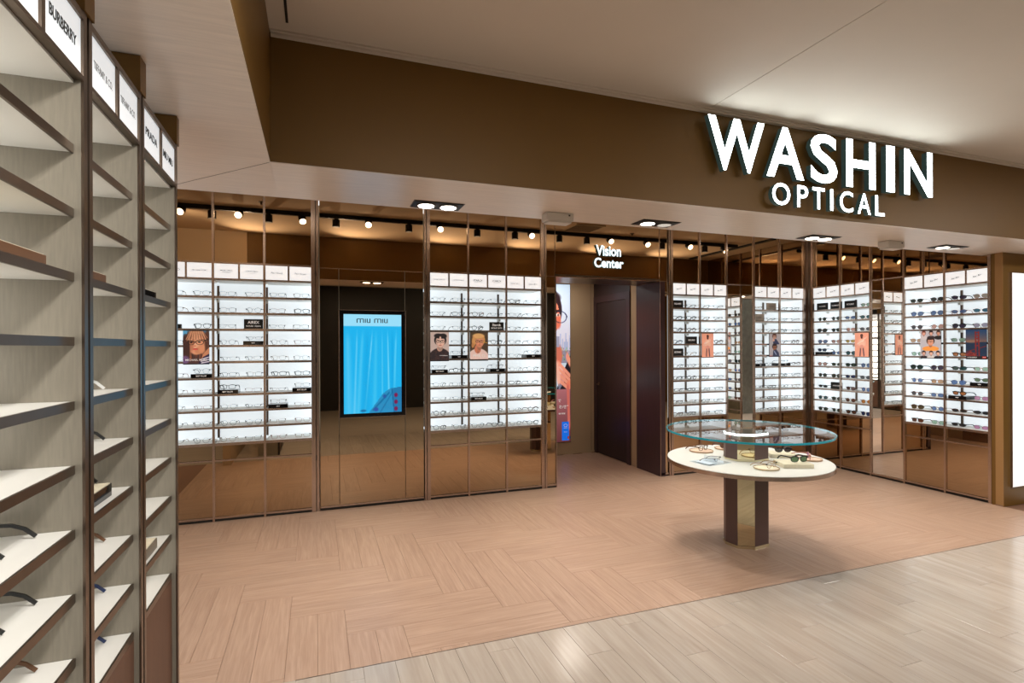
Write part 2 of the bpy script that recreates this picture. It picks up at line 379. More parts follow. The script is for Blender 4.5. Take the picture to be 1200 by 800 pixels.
# lowered canopy over the left shelving
lc = struct('wall_left', MB().box(-2.0, -.21, -3.2, FB, ZB+.004, ZC+.1), M['brown_paint']); tag(lc, 'dropped canopy over the left shelving with brown edge')
MB().box(-2.0, -.2102, -3.2, FB, ZB, ZB+.004).build('canopy_underside', M['soffit'], lc)
MB().box(-2.0, -.83, FB, FB+.01, ZB, ZI).build('canopy_back', M['ceil_in'], lc)
gv = MB(); gv.tube([(-.215, FY+.004, ZB-.0004), (-.9, FY+.75, ZB-.0004)], .0012); gv.build('mitre_joint', M['bronze_dark'], lc)
struct('wall_left', MB().box(-1.95, -1.85, FB, 5.75, 0, ZI).box(-1.2, -1.1, -3.2, 3.0, 0, ZB), M['tan'])
# walls behind the displays
struct('wall_back', MB().box(-1.95, 2.556, 5.98, 6.03, 0, ZI).box(4.12, 6.75, 5.98, 6.03, 0, ZI).box(2.45, 4.12, 5.66, 5.70, 2.40, ZI), M['tan'])
struct('wall_right', MB().box(6.74, 6.80, 3.37, 6.0, 0, ZI), M['tan'])
# passage behind the doorway
pw = struct('wall_back', MB().box(2.40, 4.06, 7.28, 7.34, 0, 2.9), M['tan']); tag(pw, 'tan wall at the end of the doorway passage')
bx('wall_joint', M['bronze_dark'], pw, 3.905, 3.908, 7.277, 7.281, .02, 2.6)
bx('baseboard', M['tan'], pw, 2.5, 3.97, 7.27, 7.28, 0, .03)
struct('wall_right', MB().box(3.975, 4.05, 6.13, 6.30, 0, 2.9).box(3.99, 4.12, 6.28, 7.30, 0, 2.9).box(4.0, 4.12, 5.70, 6.15, 0, 2.9), M['tan'])
struct('wall_left', MB().box(2.42, 2.50, 5.98, 7.3, 0, 2.9), M['tan'])
struct('ceiling', MB().box(2.40, 4.12, 5.70, 7.34, 2.62, 2.70), M['ceil_out'])
area('passage_fill', (3.2, 6.7, 2.60), .5, 7, (1,.92,.82))  # fill light added to lift the dark passage, no fitting
# door set in the passage side wall
d1 = struct('door_1', MB().box(3.965, 3.985, 6.365, 7.20, .01, 2.24), M['dark_door']); tag(d1, 'tall dark walnut door in the side of the passage')
MB().box(3.955, 3.99, 6.285, 6.365, 0, 2.34).box(3.955, 3.99, 7.20, 7.28, 0, 2.34).box(3.955, 3.99, 6.365, 7.20, 2.245, 2.34).build('door_frame', M['dark_door2'], d1)
MB().box(3.96, 3.99, 6.285, 7.28, 2.34, 2.62).build('transom_panel', M['dark_door'], d1)
h = MB(); h.cyl((0,0), .022, 0, .008, 16); h.build('handle_rose', M['bronze'], d1, (3.965, 7.13, 1.04), (0, -PI/2, 0))
MB().tube([(3.957,7.13,1.04),(3.925,7.13,1.04),(3.915,7.12,1.04),(3.915,7.03,1.04)], .007, 8).build('door_handle', M['bronze'], d1)
t2 = struct('trim_2', MB().box(3.962, 4.03, 5.60, 6.13, 0, 2.39), M['dark_door2']); tag(t2, 'dark plum jamb panel right of the doorway')
t3 = struct('trim_3', MB().box(2.556, 3.965, 5.60, 6.15, 2.395, 2.42), M['bronze_dark'])
MB().box(2.556, 2.566, 5.60, 5.98, 0, 2.395).box(3.958, 3.962, 5.598, 5.604, 0, 2.395).box(2.556, 3.962, 5.596, 5.602, 2.388, 2.398).build('opening_edge', M['bronze'], t3)
# shopfront return right of the displays
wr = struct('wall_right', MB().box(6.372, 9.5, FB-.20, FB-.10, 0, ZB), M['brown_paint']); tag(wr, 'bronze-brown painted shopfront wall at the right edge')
bx('return_panel', mat('brown_paint_lightened', s2l((160,122,76)), .5), wr, 6.365, 6.3715, 3.36, 3.425, 0, ZB)  # same brown paint as the wall, lightened for the stronger light here
bx('base_trim', M['bronze'], wr, 6.36, 6.366, 3.362, 3.425, 0, .012)
# far side of the corridor, seen only in the mirrors
of = struct('wall_front', MB().box(-3.5, 9.5, -3.25, -3.15, 0, ZC), M['dark_shop'])
struct('wall_right', MB().box(3.05, 3.52, .66, 1.10, 0, 2.70), M['grey_stone'])
struct('wall_right', MB().box(9.4, 9.5, -3.2, 3.3, 0, ZC), M['brown_paint'])

# ================================================================== SPECTACLES
def lens_pts(style, sx):
    W_, H_ = .026, .019; n = 18; o = []
    for i in range(n):
        a = 2*PI*i/n; c, s = math.cos(a), math.sin(a)
        if style == 'round': x, z = .024*c, .022*s
        elif style == 'rectangular': x = .027*math.copysign(abs(c)**.55, c); z = .0165*math.copysign(abs(s)**.6, s)
        elif style == 'aviator': x = .028*c*(1+.10*s) ; z = .023*s-.004*(c*sx < 0)*max(0, -s)
        elif style == 'cat-eye': x = .027*c; z = .018*s+.006*max(0, c)*max(0, s)
        elif style == 'slim': x = .027*c; z = .0125*s
        else: x = .026*math.copysign(abs(c)**.75, c); z = .0205*math.copysign(abs(s)**.8, s)*(1 if s < 0 else .9)
        o.append((sx*(.0345+x), z))
    return o
_gm = {}
def glasses_meshes(style, frame, lensk, thick):
    k = (style, frame, lensk, thick)
    if k in _gm: return _gm[k]
    r = .0026 if thick else .0016
    fm = M['frame_'+frame]; lm = M['lens_'+lensk]
    f = MB(); L = []
    for sx in (-1, 1):
        p = lens_pts(style, sx); zc = .024
        f.tube([(x, .003*abs(x)/.03, z+zc) for x, z in p], r, 4, True, 1.0)
        n = len(p); l = MB(); l.v = [(x, .003*abs(x)/.03+.0006, z+zc) for x, z in p]+[(x, .003*abs(x)/.03-.0006, z+zc) for x, z in p]
        l.f = [tuple(range(n)), tuple(range(n, 2*n))[::-1]]; l.mi = [0, 0]
        L.append(l.mesh('lens', lm))
    f.tube([(-.010,.001,.030),(-.004,-.001,.034),(.004,-.001,.034),(.010,.001,.030)], r*1.1, 4)
    if thick: f.tube([(-.062,.004,.036),(-.034,.001,.042),(-.010,.0,.036)], r*1.2, 4); f.tube([(.062,.004,.036),(.034,.001,.042),(.010,.0,.036)], r*1.2, 4)
    f.cur = 1
    for sx in (-1, 1): f.box(min(sx*.060, sx*.067), max(sx*.060, sx*.067), .000, .012, .029, .038)
    fr = f.mesh('frame', [fm, M['frame_gunmetal'] if not thick else fm])
    T = []
    for sx in (-1, 1):
        t = MB(); t.tube([(sx*.066,.008,.035),(sx*.067,.05,.034),(sx*.067,.092,.031),(sx*.066,.115,.022),(sx*.065,.135,.004)], r*1.25, 4, flat=1.6); T.append(t.mesh('temple', fm))
    _gm[k] = (fr, L, T)
    return _gm[k]
def glasses(loc, rz, style, frame, lensk, thick, label, group, scale=1.0, parts=True):
    fr, L, T = glasses_meshes(style, frame, lensk, thick)
    name = 'sunglasses' if lensk != 'clear' else 'spectacles'
    r = empty(name, loc, rz); r.scale = (scale,)*3
    tag(r, label, 'sunglasses' if lensk != 'clear' else 'glasses', group)
    link('frame', fr, r)
    for m in L: link('lens', m, r)
    for m in T: link('temple', m, r)
    return r

# ================================================================== DISPLAY BAYS
LV = [.72+.151*k for k in range(0, 10)]          # shelf tops, bottom first
D = .30
ORD = ['top', 'second', 'third', 'fourth', 'fifth', 'sixth', 'seventh', 'eighth', 'ninth', 'bottom']
_sh = {}
def shelf_meshes(wd, left):
    k = (round(wd, 3), left)
    if k in _sh: return _sh[k]
    y0 = .02 if left else .008
    e_ = .027 if left else .0105
    a = MB().box(e_, wd-e_, y0+.006, D-.004, -.018, 0).mesh('shelf', M['white'])
    b = MB().box(e_, wd-e_, y0, y0+.006, -.02, .0005).mesh('shelf_edge', M['bronze_dark'] if left else M['bronze'])
    c = MB().box(-.010, .012, D-.06, D-.004, -.042, -.018).mesh('bracket', M['white'])
    _sh[k] = (a, b, c)
    return _sh[k]
def logo(parent, text, wd, loc, m='print_dark', shear=0, rot=0, off=0.0, height=None):
    me = text_mesh(text, M[m], width=wd, height=height, shear=shear, off=off)
    return link('logo', me, parent, loc, (0, rot, 0))
def display_bay(origin, rz, wd, place, headers, kind='back', post_right=True, side_l=False, side_r=False):
    r = empty('display_bay', origin, rz)
    tag(r, place, 'display shelving', 'eyewear display bays')
    left = kind == 'left'
    pmat = M['bronze_dark'] if left else M['bronze']
    topz = ZB if left else ZI-.002
    def post(x):
        if left:
            a, b = (x+.006, x+.026) if x == 0 else (x-.026, x-.006)
            bx('post', pmat, r, a, b, 0, .006, 0, 2.40)
            if x: bx('post_gap', M['black'], r, x-.006, x+.0055, .006, .03, 0, 2.40)
            bx('post_cap', M['brown_paint'], r, *((x+.0057, x+.03) if x == 0 else (x-.03, x+.0055)), -.004, .10, 2.40, ZB-.003)
        else:
            bx('post', pmat, r, x-.010, x+.010, -.004, .02, 0, topz)
    post(0)
    if post_right or left: post(wd)
    e = .026 if left else .010
    bx('plinth', M['black'], r, e, wd-e, .012, .03, .0, .026)
    bx('bottom_rail', pmat, r, e, wd-e, .0, .02, .024, .042)
    if left:
        bx('lower_panel', M['brown_lam'], r, e, wd-e, .02, .035, .042, .70)
    else:
        bx('lower_panel', M['bronze_mirror'], r, e, wd-e, .012, .024, .042, .552)
        bx('middle_rail', pmat, r, e, wd-e, .0, .02, .552, .566)
        bx('drawer_front', M['bronze_mirror'], r, e, wd-e, .014, .03, .568, .694)
        bx('display_rail', pmat, r, e, wd-e, .0, .02, .696, .716)
    # lit back and sides
    bx('back_panel', M['backlit_left'] if left else M['backlit'], r, *((.006, wd-.006) if left else (-.010, wd-.0102)), D, D+.02, .70, 2.235)
    if side_l: bx('side_panel', M['backlit'], r, .0, .011, .02, D, .70, 2.235)
    if side_r: bx('side_panel', M['backlit'], r, wd-.011, wd, .02, D, .70, 2.235)
    if left:
        bx('divider', M['linen'], r, wd-.026, wd-.006, .006, D, 0, 2.40)
        bx('divider', M['linen'], r, .006, .026, .006, D, 0, 2.40)
    a, b, c = shelf_meshes(wd, left)
    for i, z in enumerate(LV):
        s = link('shelf', a, r, (0, 0, z)); link('shelf_edge', b, s)
        if not left: link('bracket', c, s)
    if not left:
        sd = MB().box(-.010, .009, D-.020, D-.001, .73, 2.20)
        sd.build('standard', M['bronze_dark'], r)
    # header with two light boxes
    z0, z1 = 2.243, 2.377
    f = MB().box(e, wd-e, .0, .022, z1, 2.395).box(e, wd-e, .0, .022, 2.232, z0)
    f.build('header_rail', pmat, r)
    bx('header_top', M['white'], r, e, wd-e, .02, D, 2.225, 2.232)
    m_ = wd/2; bx('header_divider', pmat, r, m_-.008, m_+.008, .0, .022, z0, z1)
    for s_, txt in enumerate(headers):
        xa, xb = (e, m_-.008) if s_ == 0 else (m_+.008, wd-e)
        lb = bx('light_box', M['lightbox_left'] if left else M['lightbox'], r, xa, xb, .006, .10, z0, z1)
        if txt:
            t, style = txt; cx = (xa+xb)/2; cz = (z0+z1)/2
            if style == 'script': logo(lb, t, .085, (cx, .0045, cz), 'print_dark', .45, -math.radians(14), 0.0)
            elif style == 'script2': logo(lb, t, .105, (cx, .0045, cz), 'print_dark', .5, math.radians(2), -.005)
            elif style == 'caps': logo(lb, t, .118, (cx, .0045, cz), 'print_dark')
            elif style == 'big': logo(lb, t, .135, (cx, .0045, cz), 'print_dark', off=.01, height=.026)
            elif style == 'soft': logo(lb, t, .130, (cx, .0045, cz), 'print_grey', off=-.005, height=.020)
            elif style == 'crest':
                logo(lb, t, .10, (cx, .0045, cz-.012), 'print_grey', .35)
                logo(lb, '♛' if False else 'A', .010, (cx, .0045, cz+.018), 'print_grey')
            else:
                logo(lb, t, .105, (cx, .0045, cz+.006), 'print_dark', off=.01); logo(lb, style, .07, (cx, .0045, cz-.012), 'print_grey')
    if not left:
        bx('upper_mirror', M['bronze_mirror'], r, e, wd-e, .012, .022, 2.397, ZI-.002)
    else:
        bx('header_gap_shade', M['black'], r, e, wd-e, .12, .14, 2.39, ZB-.002)  # black sheet standing in for the shade of the open gap above
    return r

SC = ('Ray-Ban', 'script')
BACK = dict(
 A=(-1.325, .434, 'display bay half hidden behind the grey shelving at far left', [('EMPORIO', 'caps'), ('MICHAEL KORS', 'caps')]),
 B=(-.891, .431, 'display bay with two small italic capital logos, second from left', [('EMPORIO ARMANI', 'EYEWEAR'), ('GIORGIO ARMANI', 'FRAMES OF LIFE')]),
 C=(-.460, .424, 'display bay immediately left of the dark panel with the blue screen', [('Paul Smith', 'script2'), ('Paul Smith', 'script2')]),
 D=(1.110, .424, 'display bay immediately right of the blue screen, with black-haired man poster', [('OLIVER PEOPLES', 'caps'), ('OLIVER PEOPLES', 'caps')]),
 E=(1.534, .431, 'display bay with poster of a person in a white shirt', [('STARCK', 'EYES BIOTECH'), ('STARCK', 'EYES BIOTECH')]),
 F=(1.965, .423, 'display bay immediately left of the doorway', [('Line Art', 'crest'), ('Line Art', 'crest')]),
 G=(4.139, .417, 'display bay immediately right of the doorway', [SC, SC]),
 H=(4.556, .421, 'back wall display bay with the salmon poster, behind the round table', [SC, SC]),
 K=(5.424, .437, 'back wall display bay with grey two-figure poster', [SC, SC]),
 L=(5.861, .429, 'last back wall display bay before the room corner', [SC, SC]),
)
RIGHT = dict(
 M=(5.551, .411, 'right wall display bay beside the room corner with two dark plaques', [SC, SC]),
 N=(5.140, .405, 'right wall display bay with the salmon poster, left of the mirror', [SC, SC]),
 O=(4.332, .430, 'right wall display bay with the grey many-portrait poster', [SC, SC]),
 P=(3.902, .412, 'right wall display bay with the dark bridge poster', [SC, SC]),
)
BAYO = {}
for k, (x, wd, lab, hd) in BACK.items():
    BAYO[k] = ((x, YW, 0), 0.0, wd)
    display_bay((x, YW, 0), 0, wd, lab, hd, 'back', k in 'CFHL', side_l=k in 'ADGK', side_r=k in 'CFHL')
for k, (y, wd, lab, hd) in RIGHT.items():
    BAYO[k] = ((XW, y, 0), -PI/2, wd)
    display_bay((XW, y, 0), -PI/2, wd, lab, hd, 'right', k in 'NP', side_l=k in 'MO', side_r=k in 'NP')
LEFTB = [(.66, .44, 'grey shelving bay nearest the camera, cut by the frame', [('BURBERRY', 'big'), ('BURBERRY', 'big')]),
         (1.12, .452, 'grey shelving bay at the left edge with the first full lit logo', [('BURBERRY', 'big'), ('BURBERRY', 'big')]),
         (1.572, .428, 'middle grey shelving bay under two identical jeweller logos', [('TIFFANY & CO.', 'soft'), ('TIFFANY & CO.', 'soft')]),
         (2.000, .466, 'grey shelving bay farthest along the left wall', [('PRADA', 'big'), ('MIU MIU', 'big')])]
XL = -.515
for y, wd, lab, hd in LEFTB:
    display_bay((XL, y, 0), PI/2, wd, lab, hd, 'left', y > 1.9)
# mirrored strips and posts between the bays
def mirror_strip(name, origin, rz, wd, label, lower, z_split=2.395, posts=True):
    r = empty(name, origin, rz); tag(r, label, 'mirror panel')
    bx('upper_mirror', M['bronze_mirror'], r, .004, wd-.004, .012, .022, z_split+.006, ZI-.002)
    bx('mirror_pane', lower, r, .004, wd-.004, .012, .022, .042, z_split-.006)
    bx('rail', M['bronze'], r, .002, wd-.002, .0, .02, z_split-.006, z_split+.006)
    bx('bottom_rail', M['bronze'], r, 0, wd, 0, .02, .02, .042); bx('plinth', M['black'], r, 0, wd, .012, .03, 0, .02)
    return r
def twin_post(origin, rz, wd, label):
    r = empty('twin_post', origin, rz); tag(r, label, 'post', 'paired bronze posts')
    g_ = min(.012, wd*.1); bx('post', M['bronze'], r, g_, wd*.42, -.006, .02, 0, ZI-.002); bx('post', M['bronze'], r, wd*.58, wd-g_, -.006, .02, 0, ZI-.002)
    bx('filler', M['bronze_dark'], r, wd*.42, wd*.58, .004, .02, 0, ZI-.002)
    for z in (.5, 1.45, 2.3): bx('clip', M['black'], r, wd*.44, wd*.56, .0, .006, z, z+.05)
    return r
twin_post((-.036, YW, 0), 0, .066, 'paired bronze posts left of the dark mirror with the screen')
twin_post((1.053, YW, 0), 0, .057, 'paired bronze posts right of the dark mirror with the screen')
twin_post((2.388, YW, 0), 0, .062, 'paired bronze posts left of the doorway')
twin_post((4.076, YW, 0), 0, .063, 'paired bronze posts right of the doorway')
twin_post((XW, 3.484, 0), -PI/2, .030, 'paired bronze posts at the end of the right wall displays')
cp = empty('corner_post', (6.29, YW, 0)); tag(cp, 'thick bronze corner post where back and right walls meet', 'post')
bx('post', M['bronze'], cp, .012, .045, -.006, .02, 0, ZI-.002); bx('post', M['bronze_dark'], cp, .045, .094, -.03, .02, 0, ZI-.002); bx('post', M['bronze'], cp, .078, .098, -.039, -.03, 0, ZI-.002)
mirror_strip('mirror_panel', (2.450, YW, 0), 0, .106, 'narrow bronze mirror strip left of the doorway', M['bronze_mirror'])
mirror_strip('mirror_panel', (3.964, YW, 0), 0, .112, 'narrow bronze mirror strip right of the doorway', M['bronze_mirror'])
mirror_strip('mirror_panel', (4.987, YW, 0), 0, .427, 'tall mirror in the back wall behind the table', M['clear_mirror'])
mirror_strip('mirror_panel', (XW, 4.725, 0), -PI/2, .383, 'tall mirror in the right wall between lit displays', M['clear_mirror'])
# mirrored wall over the doorway
om = empty('mirror_panel', (2.556, YW, 0)); tag(om, 'bronze mirror over the doorway carrying the lit lettering', 'mirror panel')
bx('upper_mirror', M['bronze_mirror'], om, .002, 1.404, .012, .022, 2.424, ZI-.002)
for x in (.0, 1.402): bx('edge_bead', M['bronze'], om, x-.002, x+.002, .004, .014, 2.42, ZI-.002)
# dark gap with metal clips between last post and the painted return
eg = empty('end_channel', (XW, 3.43, 0), -PI/2); tag(eg, 'black slotted channel beside the brown wall at right', 'channel')
bx('channel', M['black'], eg, -.022, .002, .0, .03, 0, ZB-.002)
# big mirror with screen
bm_ = empty('mirror_panel', (.032, YW, 0)); tag(bm_, 'wide dark bronze mirror panel holding the blue screen', 'mirror panel')
for a, b in ((.0, .178), (.181, .826), (.829, 1.019)):
    bx('mirror_pane', M['bronze_mirror'], bm_, a+.0015, b-.0015, .012, .022, .042, 2.374)
bx('upper_mirror', M['bronze_mirror'], bm_, .0, 1.019, .012, .022, 2.382, ZI-.002)
bx('rail', M['bronze'], bm_, 0, 1.019, .006, .02, 2.374, 2.382); bx('bottom_rail', M['bronze'], bm_, 0, 1.019, 0, .02, .026, .042); bx('plinth', M['black'], bm_, 0, 1.019, .012, .03, 0, .026)

# ---- the screen
P = Paint(84, 128, (28, 178, 236))
rs = np.random.RandomState(3)
P.rect(0, 0, 1, .118, (152, 220, 246))
body = P.Y > .118
for cx, wd_, c, lean in ((.07,.09,(92,200,244),.02),(.22,.03,(120,210,246),-.06),(.31,.05,(86,200,242),-.10),(.47,.022,(150,222,248),-.16),(.55,.05,(70,196,240),-.04),(.66,.02,(96,204,242),0),(.76,.022,(150,224,248),.03),(.90,.035,(110,212,246),-.08),(.40,.08,(16,166,226),-.05),(.84,.05,(10,164,226),0)):
    d = np.abs(P.X-(cx+lean*(P.Y-.3)))/(wd_*(.5+.7*P.Y))
    P.put((1-d)*body*.75*np.clip((P.Y-.14)*7, 0, 1), c)
P.rect(0,.118,1,.122,(60,190,238))
P.poly([(.42,1.0),(.55,.90),(.68,.80),(.80,.755),(1,.74),(1,1)], (38,140,190))
P.poly([(.82,.76),(1,.74),(1,1),(.86,1)], (30,120,172)); P.line(.5,.97,.78,.80,.012,(20,110,160)); P.line(.62,1,.83,.80,.01,(28,118,168)); P.line(.83,.77,.87,1,.008,(18,96,146))
for y in (.825, .895, .965): P.ell(.90, y, .032, .022, (120,28,78), .4)
P.ell(.70,.835,.03,.02,(40,90,160),.5); P.ell(.55,.965,.04,.02,(50,80,160),.6); P.ell(.33,.975,.05,.012,(24,110,160),.6)
scr = empty('display_screen', (.213, YW, .905)); tag(scr, 'upright black-framed screen glowing blue on the dark mirror', 'screen')
bx('bezel', M['gloss_black'], scr, 0, .642, -.035, -.0005, 0, 1.06, bevel=.003)
bx('bezel_edge', M['bronze'], scr, -.006, .648, -.030, -.001, -.006, 1.066)
pic = picture('screen_picture', P, .562, .985, M['screen'], scr, (.040, -.0362, .037))
def miu(parent, cx, cz, hgt):                    # rounded lettering built from short strokes
    L_ = []; x = cx-.165; t = .009
    def bar(x0, x1, z0, z1): L_[-1].box(x0, x1, -.0006, .0002, z0, z1)
    for word in range(2):
        mb = MB(); L_.append(mb)
        for ch in 'miu':
            if ch == 'm':
                for i in range(3): bar(x+i*.031, x+i*.031+t, 0, hgt*(.8 if i == 1 else .9))
                for i in range(2): bar(x+i*.031+.006, x+i*.031+.036, hgt*.84, hgt)
                x += .080
            elif ch == 'i': bar(x, x+t, 0, hgt*.98); x += .018
            else:
                bar(x, x+t, hgt*.1, hgt); bar(x+.026, x+.026+t, 0, hgt); bar(x+.004, x+.028, 0, hgt*.16); x += .050
        x += .022
    for q in L_: q.build('logo', M['print_dark'], parent, (0, -.0368, cz))
miu(scr, .328, .938, .042)

# ================================================================== WHAT STANDS ON THE SHELVES
PLACE = dict(A='bay half hidden at far left', B='second bay from left', C='bay just left of the blue screen', D='bay just right of the blue screen',
             E='bay with white-shirt poster', F='bay just left of the doorway', G='bay just right of the doorway', H='back-wall bay with salmon poster',
             K='bay with two-figure poster', L='last back-wall bay before corner', M='right-wall bay beside corner', N='right-wall bay with salmon poster',
             O='right-wall bay with many portraits', P='right-wall bay with bridge poster')
def at(bay, lx, ly, z):
    o, rz, wd = BAYO[bay]; c, s = math.cos(rz), math.sin(rz)
    return (o[0]+lx*c-ly*s, o[1]+lx*s+ly*c, z)
# raised blocks / plaques: (bay, row from top 1..10, side) -> (kind, text)
BLOCKS = {('A',6,1):('slab','BEST SELLER'),('B',3,1):('plaque','AIREX\nFUTURE  VISION'),('B',4,1):('slab','NEW'),('B',7,0):('slab','BEST SELLER'),('C',7,1):('slab','BEST SELLER'),
          ('C',8,0):('slab','NEW'),('D',5,1):('slab','NEW'),('D',6,0):('slab','BEST SELLER'),('E',3,1):('plaque','Starck\nBIONIC EYES'),('E',6,1):('slab','NEW'),('E',8,0):('slab','BEST SELLER'),
          ('F',5,1):('slab','NEW'),('G',1,0):('plaque','SQUARE'),('G',4,1):('plaque','ROUND'),('G',5,0):('plaque','ICONIC'),('K',1,1):('plaque_pale','WAYFARER'),('K',2,0):('plaque_pale','CLASSIC'),
          ('K',6,0):('slab','NEW'),('L',6,0):('slab','NEW'),('M',1,0):('plaque','WAYFARER'),('M',1,1):('plaque','CLUBMASTER'),('N',1,0):('plaque','ROUND'),('M',8,1):('plaque','AVIATOR'),
          ('M',5,0):('slab',''),('P',7,1):('slab','NEW'),('P',8,0):('slab','NEW'),('A',3,0):('cube','')}
SKIP = {('A',4,1),('A',5,1),('D',4,0),('D',5,0),('E',4,0),('E',5,0),('H',4,0),('H',5,0),('K',4,1),('K',5,1),('N',4,1),('N',5,1),('O',4,1),('O',5,1),('P',4,1),('P',5,1)}
XF = (.27, .77)
ROWT = lambda row: LV[10-row]
SIDE = ('left', 'right')
for (b, row, s), (kind, txt) in BLOCKS.items():
    wd = BAYO[b][2]; rz = BAYO[b][1]; x = wd*XF[s]; z = ROWT(row)+.0006
    if kind in ('plaque', 'plaque_pale'):
        r = empty('shelf_sign', at(b, x, .045, z), rz)
        tag(r, ('pale' if 'pale' in kind else 'black')+' upright sign, '+SIDE[s]+' on the '+ORD[row-1]+' shelf, '+PLACE[b], 'sign', 'small signs on the lit shelves')
        m = M['black'] if kind == 'plaque' else M['white_plastic']
        MB().box(-.082, .082, 0, .012, .002, .092).build('plate', m, r); MB().box(-.086, .086, -.002, .014, 0, .004).build('foot', M['bronze_dark'], r)
        lines = txt.split('\n')
        for i, t in enumerate(lines):
            link('lettering', text_mesh(t, M['print_white'] if kind == 'plaque' else M['print_grey'], width=.10 if len(t) < 9 else .125, off=.02), r, (0, -.0008, .047 if len(lines) == 1 else (.062, .026)[i]))
    elif kind == 'cube':
        r = empty('shelf_sign', at(b, x, .05, z), rz); tag(r, 'small black cube on the third shelf, '+PLACE[b], 'sign', 'small signs on the lit shelves')
        MB().box(-.05, .05, 0, .04, 0, .04).build('block', M['black'], r)
    else:
        r = empty('display_block', at(b, x, .016, z), rz)
        tag(r, 'black riser under glasses, '+SIDE[s]+' on '+ORD[row-1]+' shelf, '+PLACE[b], 'riser', 'black risers on the lit shelves')
        MB().box(-.086, .086, 0, .16, 0, .036).build('block', M['gloss_black'], r)
        if txt: link('lettering', text_mesh(txt, M['print_white'], width=.085 if len(txt) > 4 else .03, off=.02), r, (0, -.0006, .018))

SUN = dict(
 M=[(None,None),('green','green'),('green','green'),('blue','pink'),('navy','blue'),('pink','green'),('green','green'),('black',None),('teal','green'),('green','darkgreen')],
 N=[(None,'mint'),('blue','teal'),('pink','grey'),('yellow',None),('teal',None),('green','blue'),('navy','grey'),('brown','blue'),('brown','orange'),('brown','navy')],
 O=[('darkgreen','darkgreen'),('blue','blue'),('grey','pink'),('tan',None),('mint',None),('darkgreen','purple'),('blue','tan'),('grey','blue'),('olive','blue'),('brown','mint')],
 P=[('purple','beige'),('blue','aqua'),('purple','lilac'),('mint',None),('amber',None),('green','mint'),('blue','sage'),('amber','rose'),('black','black'),('black','rose')])
STY = ['rectangular', 'round', 'soft-square', 'rectangular', 'slim', 'soft-square', 'round', 'rectangular']
CN = dict(mint='mint-lensed', lilac='lilac-lensed', black='black-lensed')
rg = random.Random(11)
for b in 'ABCDEFGHKLMNOP':
    (o_, rz, wd) = BAYO[b]
    for row in range(1, 11):
        for s in (0, 1):
            blk = BLOCKS.get((b, row, s))
            if (b, row, s) in SKIP or (blk and blk[0] != 'slab'): continue
            if b == 'A' and s == 0 and False: continue
            z = ROWT(row)+.0015; ly = .045
            if blk: z += .0365; ly = .022+.02
            x = wd*XF[s]+rg.uniform(-.006, .006)
            yawj = math.radians(rg.uniform(-9, 9))
            if b in SUN:
                lk = SUN[b][row-1][s]
                if lk is None: continue
                st = rg.choice(['aviator', 'soft-square', 'soft-square', 'round', 'cat-eye']) if lk not in ('black',) else 'slim'
                fr = rg.choice(['black', 'tortoise', 'gold']) if lk in ('green','darkgreen','brown','olive','amber','black','navy','purple','teal') else rg.choice(['gold', 'silver', 'rose'])
                th = fr in ('black', 'tortoise')
                lab = '%s-lensed %s sunglasses, %s on the %s shelf, %s' % (lk, st, SIDE[s], ORD[row-1], PLACE[b])
                grp = 'sunglasses on the right wall'
                yawj += math.radians(22)*0
            else:
                lk = 'clear'
                st = rg.choice(STY)
                if b in 'ABC': fr = rg.choice(['silver', 'gunmetal', 'gold', 'silver', 'black', 'rose'])
                elif b in 'DEF': fr = rg.choice(['black', 'gunmetal', 'silver', 'black', 'tortoise'])
                elif b == 'G' and s == 0 and row in (2, 3): fr = 'black'
                elif b == 'G' and s == 0 and row == 4: fr = 'navy'
                else: fr = rg.choice(['black', 'gunmetal', 'black', 'silver', 'tortoise', 'gold'])
                th = fr in ('black', 'tortoise', 'navy') and (b == 'G' or rg.random() < .35)
                lab = '%s %s%s glasses, %s on the %s shelf, %s' % ('thick' if th else 'thin', fr+'-framed ', st, SIDE[s], ORD[row-1], PLACE[b])
                grp = 'clear glasses on the back wall'
            g = glasses(at(b, x, ly, z), rz+yawj, st, fr, lk, th, lab, grp, 1.06)

# ---- posters
def head(P, cx, cy, r, skin, hair, long_=0, shirt=None, specs=True):
    """r: half the width of the face as a fraction of the picture width; all shapes keep true proportions"""
    k = P.w/P.h; dk = tuple(.72*c for c in skin); md = tuple(.88*c for c in skin)
    if shirt: P.ell(cx, cy+r*2.9*k, r*2.3, r*1.35*k, shirt, .06)
    P.ell(cx, cy-r*.30*k, r*1.22, (r*1.28+long_)*k, hair, .08)
    P.ell(cx, cy+r*1.25*k, r*.48, r*.75*k, dk, .15)
    P.ell(cx, cy+.08*r*k, r*.90, r*1.28*k, md, .08)
    P.ell(cx+.08*r, cy, r*.68, r*1.05*k, skin, .5)
    P.ell(cx, cy-r*1.12*k, r*1.02, r*.52*k, hair, .18)
    for sx in (-1, 1):
        P.ell(cx+sx*r*.40, cy-.05*r*k, r*.15, r*.08*k, (30,20,20), .3)
        P.ell(cx+sx*r*.40, cy-.30*r*k, r*.26, r*.05*k, hair, .4)
        if specs: P.ring(cx+sx*r*.42, cy-.02*r*k, r*.36, r*.28*k, .16, (18,14,16))
    if specs: P.line(cx-.1*r, cy-.05*r*k, cx+.1*r, cy-.05*r*k, .05*r, (18,14,16))
    P.ell(cx+.03*r, cy+r*.38*k, r*.13, r*.20*k, tuple(.84*c for c in skin), .5)
    P.ell(cx, cy+r*.78*k, r*.30, r*.085*k, (172,76,70), .4)
